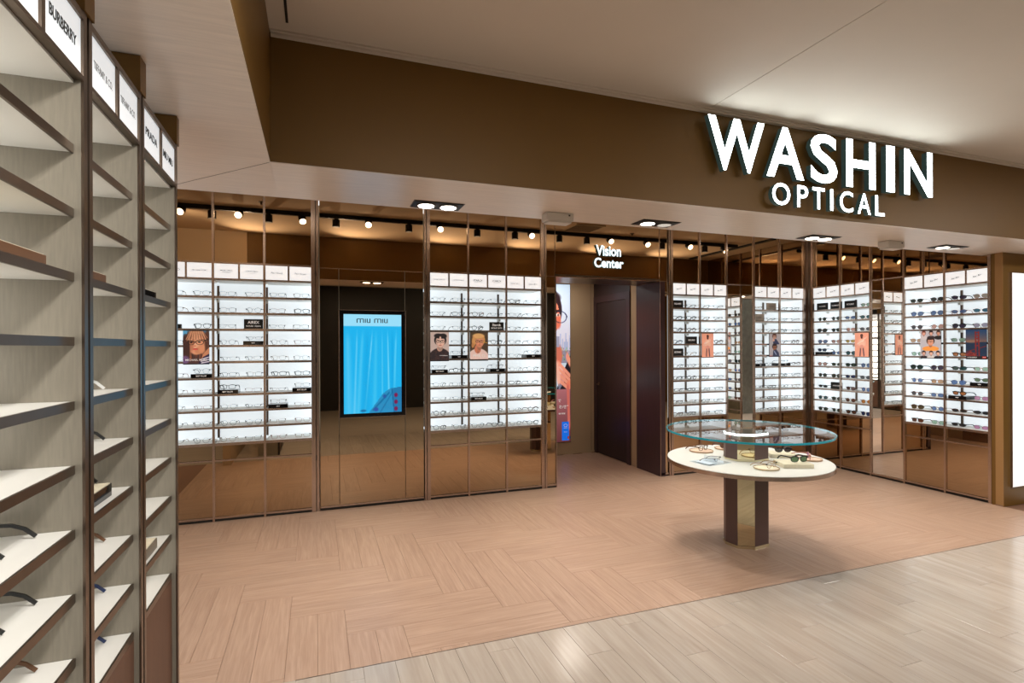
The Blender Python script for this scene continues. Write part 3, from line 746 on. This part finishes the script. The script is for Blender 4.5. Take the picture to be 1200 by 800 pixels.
def poster(bay, u0, u1, row_lo, rows, P, label, m='print', strip=True, zoff=0.0):
    o, rz, wd = BAYO[bay]; z0 = ROWT(row_lo)-.026+zoff; h = rows*.151+.0+.012
    r = empty('poster', at(bay, u0, -.014, z0), rz); tag(r, label, 'poster')
    w_ = u1-u0
    MB().box(0, w_, 0, .008, 0, h).build('backing_card', M['black'], r)
    picture('print', P, w_, h-.016, M[m], r, (0, -.0012, .008))
    return r, w_, h
# woman with fringe and black glasses
P = Paint(64, 92, (70,150,200))
P.ell(.5,.45,.56,.50,(96,60,48),.2); P.rect(0,.62,1,1,(80,54,52))
for i in range(26):
    x = rs.uniform(.0,1); c = rs.choice([0,1,2]); P.line(x, rs.uniform(.15,.4), x+rs.uniform(-.08,.08), rs.uniform(.6,.95), .018, ((150,92,64),(110,66,50),(64,40,40))[c])
P.rect(0,0,.16,.10,(90,170,214))
P.ell(.54,.43,.31,.30,(214,146,110),.12,.15); P.ell(.50,.42,.24,.26,(234,172,136),.5,.15); P.ell(.36,.36,.10,.10,(190,122,90),.9); P.ell(.62,.60,.20,.10,(208,140,104),.5); P.ell(.72,.50,.12,.16,(220,150,112),.8); P.ell(.47,.45,.045,.09,(240,184,150),.8); P.ell(.30,.52,.10,.12,(196,128,96),.8)
P.ell(.10,.55,.16,.42,(70,44,40),.3); P.ell(.94,.30,.12,.34,(92,58,46),.5)
P.poly([(.76,.72),(1,.5),(1,.85),(.7,.85)], (206,140,104))
for i in range(30):
    x = .12+.8*i/29; P.line(.5+(x-.5)*.6, .02, x, .30+.05*math.sin(i*2.1)-.10*abs(x-.5), .014, [(214,160,124),(186,124,92),(160,100,72),(226,178,142)][i%4])
P.ell(.31,.36,.05,.022,(30,22,24),.4); P.ell(.62,.34,.06,.024,(40,28,28),.4)
P.line(.22,.31,.42,.34,.012,(70,44,38)); P.line(.52,.30,.80,.27,.012,(84,54,44))
P.ring(.31,.365,.115,.062,.14,(16,14,18)); P.ring(.64,.355,.145,.066,.12,(16,14,18)); P.line(.42,.345,.50,.34,.012,(16,14,18)); P.line(.79,.31,.93,.27,.016,(16,14,18))
P.ell(.46,.46,.04,.02,(196,120,92),.5); P.ell(.47,.56,.10,.025,(196,66,58),.4); P.ell(.47,.575,.08,.012,(226,110,96),.4)
P.poly([(.60,.98),(.76,.80),(1,.70),(1,1),(.6,1)], (34,32,72))
for k in range(3): P.line(.66+.02*k, .88+.05*k, 1.0, .80+.07*k, .018, (226,220,232))
P.ell(.08,.88,.16,.12,(110,84,128),.4)
r, w_, h = poster('A', .195, .404, 5, 2, P, 'poster of a fringed woman in black glasses, leftmost portrait')
link('lettering', text_mesh('MICHAEL KORS', M['print_white'], width=.17, off=.01), r, (w_*.5, -.002, .042))
# black-haired man
P = Paint(56, 92, (196,178,172)); P.ell(.5,1.0,.64,.44,(44,36,40),.05); P.ell(.5,.58,.15,.10,(196,150,130),.2)
for i in range(60): P.ell(rs.uniform(.05,.95), rs.uniform(.66,1), .03, .015, (70,48,46), .8)
head(P, .53, .33, .27, (226,190,174), (26,22,26)); P.ell(.42,.13,.22,.08,(22,18,22),.3); P.ell(.68,.14,.20,.09,(30,24,28),.3); P.ell(.53,.20,.05,.05,(222,184,168),.6)
P.line(.5,.82,.92,.83,.008,(230,230,230))
r, w_, h = poster('D', .008, .206, 5, 2, P, 'poster of a black-haired man in a dark shirt')
# white shirt
P = Paint(56, 92, (74,58,42)); P.ell(.45,.98,.62,.40,(222,196,190),.05); P.ell(.42,.6,.18,.16,(196,120,92),.2)
head(P, .52, .33, .26, (216,148,114), (190,136,80)); P.ell(.46,.13,.32,.09,(216,170,110),.3); P.ell(.20,.33,.10,.18,(204,150,92),.4); P.ell(.15,.47,.07,.09,(186,128,80),.4)
P.line(.7,.34,.95,.38,.01,(214,170,60)); P.poly([(.42,.62),(.52,.74),(.38,.76)], (170,110,90))
P.rect(0,.965,1,1,(60,50,46))
r, w_, h = poster('E', .012, .214, 5, 2, P, 'poster of a fair-haired person with glasses and white shirt')
link('lettering', text_mesh('PHILO', M['print_white'], width=.13, off=-.01), r, (w_*.5, -.002, .055))
# salmon posters
def salmon(seed):
    P = Paint(50, 92, (232,160,134)); q = np.random.RandomState(seed)
    P.ell(.50,.12,.10,.075,(70,40,38),.15); P.ell(.50,.15,.085,.06,(120,72,58),.2); P.ell(.50,.21,.07,.04,(60,34,34),.3)
    P.ring(.46,.135,.045,.02,.3,(20,16,18)); P.ring(.55,.135,.045,.02,.3,(20,16,18))
    P.ell(.5,.42,.30,.16,(238,184,160),.2); P.line(.28,.36,.18,.62,.03,(226,168,146)); P.line(.72,.36,.84,.60,.03,(226,168,146))
    P.line(.42,.62,.38,.94,.05,(110,74,78)); P.line(.60,.62,.66,.94,.05,(96,66,74)); P.ell(.5,.58,.16,.08,(214,150,132),.3)
    for i in range(14): P.line(.15+.05*i, .50-.02*i+q.uniform(-.04,.04), .2+.05*i, .46-.02*i+q.uniform(-.05,.05), .008, (250,232,224))
    return P
poster('H', .012, .192, 5, 2, salmon(1), 'narrow salmon poster with a standing figure, on the back wall')
poster('N', .215, .397, 5, 2, salmon(2), 'salmon poster with a standing figure, on the right wall')
# two figures
P = Paint(50, 92, (168,162,166)); 
head(P, .46, .13, .17, (196,150,130), (90,50,36)); P.poly([(.3,.24),(.62,.22),(.95,.46),(.55,.48),(.35,.44)], (44,52,84)); P.ell(.38,.28,.10,.06,(206,164,144),.3)
head(P, .48, .60, .19, (150,100,76), (40,24,24)); P.poly([(.30,.98),(.34,.74),(.62,.68),(.86,.84),(.9,1),(.3,1)], (52,58,84)); P.line(.45,.78,.62,.92,.03,(160,172,200)); P.rect(0,.97,.3,1,(150,60,44))
poster('K', .238, .425, 5, 2, P, 'grey poster with two seated figures, one above the other')
# many portraits
P = Paint(60, 92, (182,178,184))
for x, sk, hr, sh in ((.17,(214,160,140),(120,56,40),(196,188,190)),(.53,(220,170,150),(50,28,30),(60,50,56)),(.88,(206,150,124),(58,38,34),(30,28,30))): head(P, x, .09, .085, sk, hr, .03, sh, False)
P.ell(.50,.66,.40,.10,(238,152,70),.12); head(P, .50, .40, .165, (226,160,130), (44,30,30), .02); P.rect(0,.735,1,.76,(182,178,184))
for x, sk, hr, sh in ((.17,(214,168,150),(46,28,30),(40,34,40)),(.53,(222,180,160),(56,38,36),(206,200,196)),(.86,(220,176,154),(40,28,30),(40,36,44))): head(P, x, .83, .085, sk, hr, .02, sh, False)
poster('O', .192, .405, 5, 2, P, 'grey poster with one large and six small portraits')
# bridge
P = Paint(60, 92, (24,52,92))
for i in range(40): P.rect(0, i/100, 1, i/100+.012, (26+i*2.0, 62+i*.5, 104-i*.6))
P.rect(0,.37,1,.42,(104,84,78)); P.rect(0,.42,1,1,(26,44,68)); P.ell(.3,.40,.4,.05,(128,98,84),.7)
for x in (.47,.62): P.line(x,.08,x+.03,.92,.035,(120,34,34))
for y in (.10,.20,.30,.42,.55): P.line(.46,y,.64,y,.022,(120,36,36))
P.line(.0,.78,.5,.66,.018,(96,36,40)); P.line(.64,.64,1,.56,.018,(96,36,40)); P.poly([(0,.84),(.25,.74),(.5,.86),(.6,.92),(0,.92)], (112,40,40)); P.line(0,.9,.7,.72,.012,(70,30,40))
for i in range(30): P.ell(rs.uniform(0,.5), rs.uniform(.8,.92), .02,.01,(140,60,50),.8)
P.rect(0,.915,1,1,(26,22,24))
r, w_, h = poster('P', .212, .400, 5, 2, P, 'dark blue poster of a red suspension bridge tower')
link('lettering', text_mesh('THE SAN FRANCISCO', M['print_white'], width=.085, height=.010), r, (.058, -.002, .021))
link('lettering', text_mesh('Ray-Ban', M['print_white'], width=.026, shear=.4), bx('badge', mat('red_badge', s2l((196,56,40)), .5), r, .150, .184, -.0022, -.0012, .012, .032), (.167, -.0028, .022))

# ================================================================== LIT POSTER IN THE PASSAGE
P = Paint(90, 236, (196,216,232)); vis = lambda t: .72+.28*t      # right part is what the doorway shows
def vx(t): return vis(t)
for i in range(60): P.rect(0, .0+i*.008, 1, .008+i*.008, (190+i*.4, 212-i*.2, 232-i*.3))
for i in range(22): x = rs.uniform(.78, 1); hgt = rs.uniform(.02,.11); P.rect(x, .42-hgt, x+rs.uniform(.01,.025), .50, (168,176,204))
P.rect(0,.42,1,.50,(136,136,156))
for i in range(70): x = rs.uniform(.5, 1); y = rs.uniform(.39,.47); P.rect(x, y, x+.015, y+.012, rs.randint(90,190,3))
P.ell(.50,.165,.33,.155,(44,26,30),.06); P.ell(.50,.205,.305,.125,(226,128,100),.05); P.ell(.47,.085,.33,.05,(44,26,30),.2); P.poly([(.70,.09),(.80,.11),(.835,.17),(.79,.20),(.755,.14)], (44,26,30))
P.line(.66,.172,.80,.168,.009,(50,30,32)); P.ell(.75,.196,.045,.010,(245,236,230),.3); P.ell(.755,.196,.018,.009,(40,24,26),.3); P.ell(.76,.24,.05,.04,(206,104,80),.6)
P.ring(.80,.208,.125,.036,.09,(30,34,60)); P.line(.90,.185,.94,.205,.006,(30,34,60)); P.ell(.60,.285,.12,.02,(170,60,60),.3); P.ell(.48,.45,.36,.12,(200,110,90),.1); P.rect(.5,.33,.78,.40,(150,150,175))
P.poly([(.72,.66),(.93,.50),(1,.45),(1,.70),(.72,.70)], (30,26,34)); P.poly([(.74,.62),(.88,.52),(.90,.60),(.76,.68)], (120,120,140))
for k in range(4): P.line(.76-.00*k, .50+.035*k, .99, .58+.030*k, .016, (236,150,124))
P.line(.94,.46,1.0,.50,.03,(236,150,124)); P.line(.72,.52,.76,.60,.04,(238,176,156)); P.ell(.98,.64,.06,.03,(236,128,100),.3)
P.rect(0,.665,1,1,(150,92,96))
for i in range(30): t = i/29; P.rect(0, .665+t*.335, 1, .68+t*.335, (168-70*t, 104-52*t, 110-54*t))
P.line(.95,.66,.97,.90,.03,(200,104,92)); P.rect(.825,.872,.965,.992,(20,110,226)); P.rect(.93,.965,.995,.985,(60,60,80)); P.rect(.94,.968,.965,.983,(190,60,50))
pz = empty('lit_poster', (2.755, 7.262, .178)); tag(pz, 'tall backlit poster seen through the doorway, man with glasses and phone', 'poster')
bx('light_frame', M['bronze_dark'], pz, 0, .80, .0, .018, 0, 2.35)
picture('print', P, .79, 2.33, M['lit_print'], pz, (.005, -.002, .010))
for t, wd_, x, z in (('で', .05, .615, .62), ('わせ”', .15, .685, .53), ('無料相談', .11, .655, .43)):
    link('lettering', text_mesh(t, M['print_white'], width=wd_, off=.015), pz, (x, -.004, z))
em = MB(); em.tube([(.715+.030*math.cos(a), -.004, .252+.020*math.sin(a)) for a in [2*PI*i/16 for i in range(16)]], .003, 4, True)
em.build('emblem', M['print_white'], pz)
bx('emblem_bar', M['print_white'], pz, .685, .745, -.005, -.003, .212, .218); link('lettering', text_mesh('MEGANE', M['print_white'], width=.05, off=.01), pz, (.715, -.004, .155))

# ================================================================== LETTERING
def letters(root, text, spans, z0, z1, y, depth, off, faces, name='letter'):
    for ch, (a, b) in zip(text, spans):
        me = text_mesh(ch, faces, width=b-a, height=z1-z0, ext=depth/2, off=off).copy()
        o = link(name, me, root, ((a+b)/2, y, (z0+z1)/2))
        if text == 'WASHIN': o['label'] = 'letter '+ch+' of the large lit word'
ss = empty('shop_sign', (0, FY, 0)); tag(ss, 'large white lit shop lettering in two lines on the brown beam', 'sign')
letters(ss, 'WASHIN', [(2.369,2.831),(2.85,3.181),(3.243,3.496),(3.584,3.877),(3.991,4.081),(4.186,4.499)], 2.742, 3.086, -.052, .040, .018, [M['sign_face'], M['sign_side']])
letters(ss, 'OPTICAL', [(2.9,3.057),(3.122,3.22),(3.262,3.376),(3.43,3.458),(3.522,3.652),(3.698,3.83),(3.879,3.974)], 2.556, 2.706, -.052, .036, .006, [M['sign_face'], M['sign_side']])
vc = empty('doorway_sign', (0, YW, 0)); tag(vc, 'small two-line lit lettering on the mirror above the doorway', 'sign')
link('lettering', text_mesh('Vision', [M['vision_face'], M['sign_side']], width=.335, height=.125, ext=.008, off=.03), vc, (3.238, -.004, 2.722))
link('lettering', text_mesh('Center', [M['vision_face'], M['sign_side']], width=.392, height=.115, ext=.008, off=.03), vc, (3.244, -.004, 2.578))

# ================================================================== LIGHT FITTINGS
YT = 4.89; ZT = ZI
tr = empty('light_track', (0, YT, 0)); tag(tr, 'long black ceiling track parallel to the back wall', 'light track')
bx('rail', M['black'], tr, -1.8, 5.82, -.018, .018, ZT-.045, ZT-.001)
tb = empty('light_track', (5.95, 0, 0)); tag(tb, 'black ceiling slot running out from the right displays', 'light track')
bx('rail', M['black'], tb, -.035, .035, FB+.12, 5.45, ZT-.02, ZT-.001); bx('trim', M['white_plastic'], tb, .036, .046, FB+.12, 5.45, ZT-.012, ZT-.001)
hb = MB().cyl((0,0), .040, -.08, 0, 20).mesh('lamp_body', M['black']); smooth(hb)
hl = MB().cyl((0,0), 0.034, -.0815, -.0785, 20).mesh('lamp_lens', M['lamp']); hl2 = MB().cyl((0,0), 0.034, -.0815, -.0785, 20).mesh('lamp_lens', M['lamp_off'])
hs = MB().box(-.02,.02,-.014,.014, 0, .02).mesh('lamp_stem', M['black'])
XS = [(-1.285,1),(-1.014,0),(-.758,1),(-.477,0),(-.144,1),(.212,0),(.564,1),(1.02,0),(1.384,1),(1.849,0),(2.338,0),(2.546,1),(2.949,0),(3.344,0),(3.676,1),(4.249,1),(4.512,0),(4.941,1),(5.236,0),(5.55,1)]
ORDN = ['first','second','third','fourth','fifth','sixth','seventh','eighth','ninth','tenth','eleventh','twelfth','thirteenth','fourteenth','fifteenth','sixteenth','seventeenth','eighteenth','nineteenth','twentieth']
for i, (x, on) in enumerate(XS):
    # lit heads lean towards the displays they wash; the others hang straight down
    r = empty('track_spotlight', (x, YT, ZT-.046)); tag(r, '%s black cylinder spotlight, %s from the left on the ceiling track' % ('tilted lit' if on else 'upright dim', ORDN[i]), 'spotlight', 'track spotlights')
    link('lamp_stem', hs, r, (0,0,-.018))
    ev = ((.95, .75, 1.05)[i % 3], (.15, -.2, .1)[i % 3], 0) if on else (0, 0, 0)
    bd = link('lamp_body', hb, r, (0,0,-.012), ev)
    link('lamp_lens', hl if on else hl2, bd)
for x, ty, p in ((-1.0,4.6,1),(-.45,4.3,1),(.3,4.2,1),(1.1,4.4,1),(1.9,4.1,1),(2.6,4.5,1),(3.35,4.3,1.5),(3.8,4.1,1.5),(4.5,4.3,1),(5.2,4.2,1),(5.7,4.6,1)):
    spot('track_lamp_light', (x, YT-.03, ZT-.19), (x+.1, ty-.4, 0), SPOT_W*p, angle=95, blend=.8)
spot('track_lamp_light', (-1.285, 4.80, 2.9), (-1.3, 3.56, 2.75), 17, angle=120, blend=1.0)  # extra spot added to brighten the tan back of the canopy
for x in (-.9, .3, 1.5, 2.7, 3.9, 5.1):  # invented spots behind the beam, no fittings, to lighten the inner ceiling
    spot('inner_ceiling_fill', (x, FB+.06, ZB+.10), (x+.3, 4.15, ZI), 40, angle=100, blend=1.0, radius=.0)
# recessed twin downlights in the beam
for (x, y, a, b, lab) in ((.735,3.43,1,1,'recessed twin downlight nearest the left, both lamps lit'),(2.37,3.40,1,0,'recessed twin downlight between the two white ceiling boxes'),(3.995,3.41,1,1,'recessed twin downlight above the back-wall mirror'),(5.54,3.35,1,0,'recessed twin downlight nearest the right end')):
    r = empty('recessed_downlight', (x, y, ZB)); tag(r, lab, 'downlight', 'recessed twin downlights')
    MB().box(-.155,.155,-.08,.08,-.006,.0).build('frame', M['black'], r); bx('trim', M['bronze_dark'], r, -.162,.162,-.087,.087,-.002,.0)
    for sx, on in ((-.072, a), (.072, b)):
        MB().cyl((sx,0), .062, -.012, -.006, 24).build('lamp_ring', M['bronze_dark'], r); MB().cyl((sx,0), .05, -.0135, -.012, 24).build('lamp_lens', M['lamp'] if on else M['lamp_off'], r)
    spot('downlight_light', (x, y, ZB-.03), (x, y-.15, 0), DOWN_W, angle=110, blend=.9, radius=.05)
# white boxes on the beam underside
for x, y, lab in ((1.565,3.39,'white plastic sensor box under the beam, left of the doorway'),(4.77,3.34,'white plastic sensor box under the beam, towards the right')):
    r = empty('sensor_box', (x, y, ZB)); tag(r, lab, 'sensor box', 'white sensor boxes under the beam')
    MB().box(-.10,.10,-.05,.05,-.055,-.001).build('housing', M['white_plastic'], r, bevel=.010)
    MB().box(-.085,.085,-.044,.044,-.068,-.054).build('cover', M['white_plastic'], r, bevel=.005); MB().box(.06,.072,-.053,-.049,-.022,-.012).build('indicator', M['black'], r)
# ceiling vent (mirrored over the doorway) and a sprinkler
r = empty('ceiling_vent', (3.15, 5.18, ZI)); tag(r, 'square slatted tan ceiling vent mirrored over the doorway', 'vent')
MB().box(-.2,.2,-.2,-.18,-.012,-.001).box(-.2,.2,.18,.2,-.012,-.001).box(-.2,-.18,-.18,.18,-.012,-.001).box(.18,.2,-.18,.18,-.012,-.001).build('frame', M['ceil_in'], r)
sl = MB().box(-.18,.18,-.006,.006,-.010,-.002).mesh('slat', M['tan'])
bx('duct', M['black'], r, -.18, .18, -.18, .18, -.002, -.001)
for k in range(11): link('slat', sl, r, (0, -.165+k*.033, 0))
for x, y, lb in ((-.52, 5.2, 'small round sprinkler mirrored above the far-left displays'), (3.9, 5.1, 'small round sprinkler mirrored over the doorway')):
    r = empty('sprinkler', (x, y, ZI)); tag(r, lb, 'sprinkler', 'ceiling sprinklers')
    MB().cyl((0,0), .03, -.006, -.001, 16).build('rose', M['bronze_dark'], r); MB().cyl((0,0), .010, -.03, -.006, 10).build('head', M['bronze_dark'], r)

# lit white panel in the brown shopfront wall
lp = empty('advertising_lightbox', (6.482, 3.356, .188)); tag(lp, 'blank glowing white panel at the right edge', 'light panel')
bx('panel', M['panel_lit'], lp, 0, 1.3, -.012, .0, 0, 2.125); MB().box(-.004,1.304,-.014,.002,-.004,0).box(-.004,0,-.014,.002,0,2.129).box(0,1.304,-.014,.002,2.125,2.129).build('panel_edge', M['bronze'], lp)

# ================================================================== ROUND TABLE
TC = (3.27, 3.46)
tt = empty('display_table', (TC[0], TC[1], 0)); tag(tt, 'two-tier round table with glass top on a mirrored column', 'table')
pv = [(3.108-TC[0],3.519-TC[1]),(3.124-TC[0],3.407-TC[1]),(3.231-TC[0],3.339-TC[1]),(3.39-TC[0],3.359-TC[1])]
oc = pv+[(-x, -y+.03) for x, y in pv]
def column(z0, z1, nm):
    k = len(oc)
    core = MB().prism([(x*.985, y*.985) for x, y in oc], z0, z1).build(nm, M['plum'], tt)
    for i in range(k):
        a, b = Vector((*oc[i], 0)), Vector((*oc[(i+1)%k], 0)); n = (b-a).cross(Vector((0,0,1))).normalized()*.0; 
        mb = MB(); c = ((a+b)/2)
        mb.prism([(a.x,a.y),(b.x,b.y),(b.x*.98,b.y*.98),(a.x*.98,a.y*.98)], z0, z1)
        mb.build('column_face', M['gold_mirror'] if i in (1, 5) else M['plum'], core)
    return core
column(.022, .655, 'lower_column'); column(.700, .886, 'upper_column')
MB().prism([(x*1.03, y*1.03) for x, y in oc], 0, .022).build('base_plate', M['gold_mirror'], tt)
MB().prism([(x*1.03, y*1.03) for x, y in oc], .6865, .700).build('collar', M['gold_mirror'], tt)
MB().prism([(x*1.0, y*1.0) for x, y in oc], .886, .9055).build('light_cap', mat('lit_column_cap', (.8,.8,.8), .4, emit=(1,1,1), es=2.6), tt)
MB().prism([(x*1.004, y*1.004) for x, y in oc], .9055, .9087).build('cap_plate', M['bronze_dark'], tt)
def disc(r, z0, z1, name, m, n=96, bevel=0):
    me = MB().cyl((0,0), r, z0, z1, n).mesh(name, m, bevel); smooth(me); return link(name, me, tt)
disc(.617, .667, .6865, 'deck', M['deck_white'])
disc(.622, .655, .6835, 'deck_rim', M['bronze'])
disc(.622, .909, .921, 'glass_top', M['glass'])
e = MB(); n = 96
for i in range(n):
    for z in (.906, .9212):
        for q in (.622, .6265): a = 2*PI*i/n; e.v.append((q*math.cos(a), q*math.sin(a), z))
for i in range(n):
    j = (i+1)%n; a = i*4; b = j*4
    for p, q in ((0,1),(1,3),(3,2),(2,0)): e.f.append((a+p, a+q, b+q, b+p)); e.mi.append(0)
em_ = e.mesh('glass_edge', M['teal_edge']); smooth(em_); link('glass_edge', em_, tt)

# things lying on the deck
ZD = .6870
def tray(x, y, r, label, m='blush'):
    t = empty('round_tray', (x, y, ZD)); tag(t, label, 'tray', 'round leather trays on the table')
    me = MB().cyl((0,0), r, 0, .008, 40).mesh('tray_base', M[m]); smooth(me); link('tray_base', me, t)
    me = MB(); me.tube([(r*math.cos(a), r*math.sin(a), .009) for a in [2*PI*i/40 for i in range(40)]], .003, 6, True); me.build('tray_rim', M['frame_gold'], t)
    return t
tray(3.13, 3.84, .098, 'round blush tray at the back left of the table deck')
glasses((3.13, 3.81, ZD+.0125), .3, 'soft-square', 'tortoise', 'clear', True, 'brown glasses on the blush tray at the back left of the deck', 'glasses on the round table')
tray(3.40, 3.86, .085, 'round blush tray half hidden behind the column')
glasses((3.39, 3.83, ZD+.0125), -.2, 'round', 'brown', 'brown', True, 'brown glasses on the tray behind the column', 'glasses on the round table', .95)
tray(3.134, 3.125, .088, 'round cream tray in front of the column', 'cream')
glasses((3.15, 3.085, ZD+.0125), .25, 'round', 'gold', 'clear', False, 'thin gold glasses on the cream tray in front', 'glasses on the round table')
tray(3.707, 3.243, .083, 'round tray at the right edge of the deck')
glasses((3.69, 3.24, ZD+.0125), .9, 'aviator', 'rose', 'rose', True, 'rose-tinted glasses on the tray at the right edge', 'glasses on the round table')
def box_riser(cx, cy, w_, d_, rz, label):
    t = empty('leather_riser', (cx, cy, ZD), rz); tag(t, label, 'riser', 'cream leather risers on the table')
    MB().box(-w_/2, w_/2, -d_/2, d_/2, 0, .030).build('block', M['cream'], t, bevel=.003)
    MB().box(-w_/2+.004, w_/2-.004, -d_/2+.004, d_/2-.004, .0302, .0312).build('top_pad', M['cream'], t)
box_riser(3.60, 3.44, .20, .17, -.5, 'cream leather riser beside the column under black glasses')
glasses((3.60, 3.41, ZD+.0325), -.35, 'cat-eye', 'black', 'black', True, 'black sunglasses on the rear cream riser', 'glasses on the round table', 1.05)
box_riser(3.40, 3.13, .22, .18, -.38, 'cream leather riser at the front right under green sunglasses')
glasses((3.42, 3.09, ZD+.0325), -.15, 'soft-square', 'black', 'sage', True, 'green-lensed sunglasses on the front cream riser', 'glasses on the round table', 1.12)
ac = empty('acrylic_stand', (2.90, 3.45, ZD), .15); tag(ac, 'clear acrylic display card lying at the left of the deck', 'display stand')
MB().box(-.12, .12, -.10, .10, 0, .006).build('base', M['acrylic'], ac, bevel=.002)
MB().box(-.006, .006, -.06, .06, .006, .05).build('fin', M['acrylic'], ac); MB().box(-.10, -.02, -.07, .07, .0062, .008).build('card', mat('pale_blue_card', s2l((206,218,230)), .3), ac)
glasses((2.93, 3.40, ZD+.010), .5, 'slim', 'silver', 'clear', False, 'silver glasses on the clear acrylic stand', 'glasses on the round table', .9)

# ================================================================== LEFT SHELVES: what shows between the posts
LS = ['nearest grey shelving bay', 'middle grey shelving bay', 'farthest grey shelving bay']
def left_g(y, row, fr, lab, lens_='clear', x=-.735, dz=0.0, rz=-PI/2):
    # temples reach forward to the shelf edge
    return glasses((x, y, LV[10-row]+.001+dz), rz, 'soft-square', fr, lens_, True, lab, 'glasses on the grey shelves', 1.04)
for row, fr, y in ((7,'black',1.44),(8,'black',1.44),(9,'tortoise',1.44)):
    left_g(y, row, fr, '%s-framed glasses on the %s shelf, nearest grey shelving bay' % (fr, ORD[row-1]))
for row, fr, y in ((5,'clear',1.86),(6,'black',1.86),(8,'tortoise',1.86),(9,'navy',1.86),(10,'navy',1.86)):
    left_g(y, row, fr, '%s glasses on the %s shelf, middle grey shelving bay' % (fr+'-framed', ORD[row-1]))
def riser(y0, y1, x0, x1, z, hgt, lab, m='gloss_black'):
    t = empty('display_block', (x0, y0, z)); tag(t, lab, 'riser', 'risers on the grey shelves')
    MB().box(0, x1-x0, 0, y1-y0, 0, hgt).build('block', M[m], t); MB().box(.003, x1-x0-.003, .003, y1-y0-.003, hgt, hgt+.002).build('top_pad', M['cream'], t)
riser(1.66, 1.87, -.72, -.56, LV[3]+.001, .035, 'low black riser with cream top, middle grey shelving bay')
left_g(1.80, 7, 'black', 'black-framed glasses on the black riser, middle grey shelving bay', dz=.037)
riser(1.20, 1.45, -.72, -.552, LV[7]+.001, .024, 'brown mirrored riser on the third shelf, nearest grey bay', 'frame_tortoise')
riser(1.62, 1.80, -.72, -.55, LV[7]+.001, .024, 'brown riser on the third shelf, middle grey bay', 'frame_tortoise')
riser(2.05, 2.30, -.72, -.55, LV[7]+.001, .024, 'black riser on the third shelf, farthest grey bay')
riser(1.16, 1.40, -.74, -.56, LV[0]+.03, .03, 'cream-topped riser on the bottom shelf, nearest grey bay', 'linen')
riser(2.06, 2.30, -.72, -.55, LV[1]+.001, .035, 'cream-topped riser on the ninth shelf, farthest grey bay', 'linen')
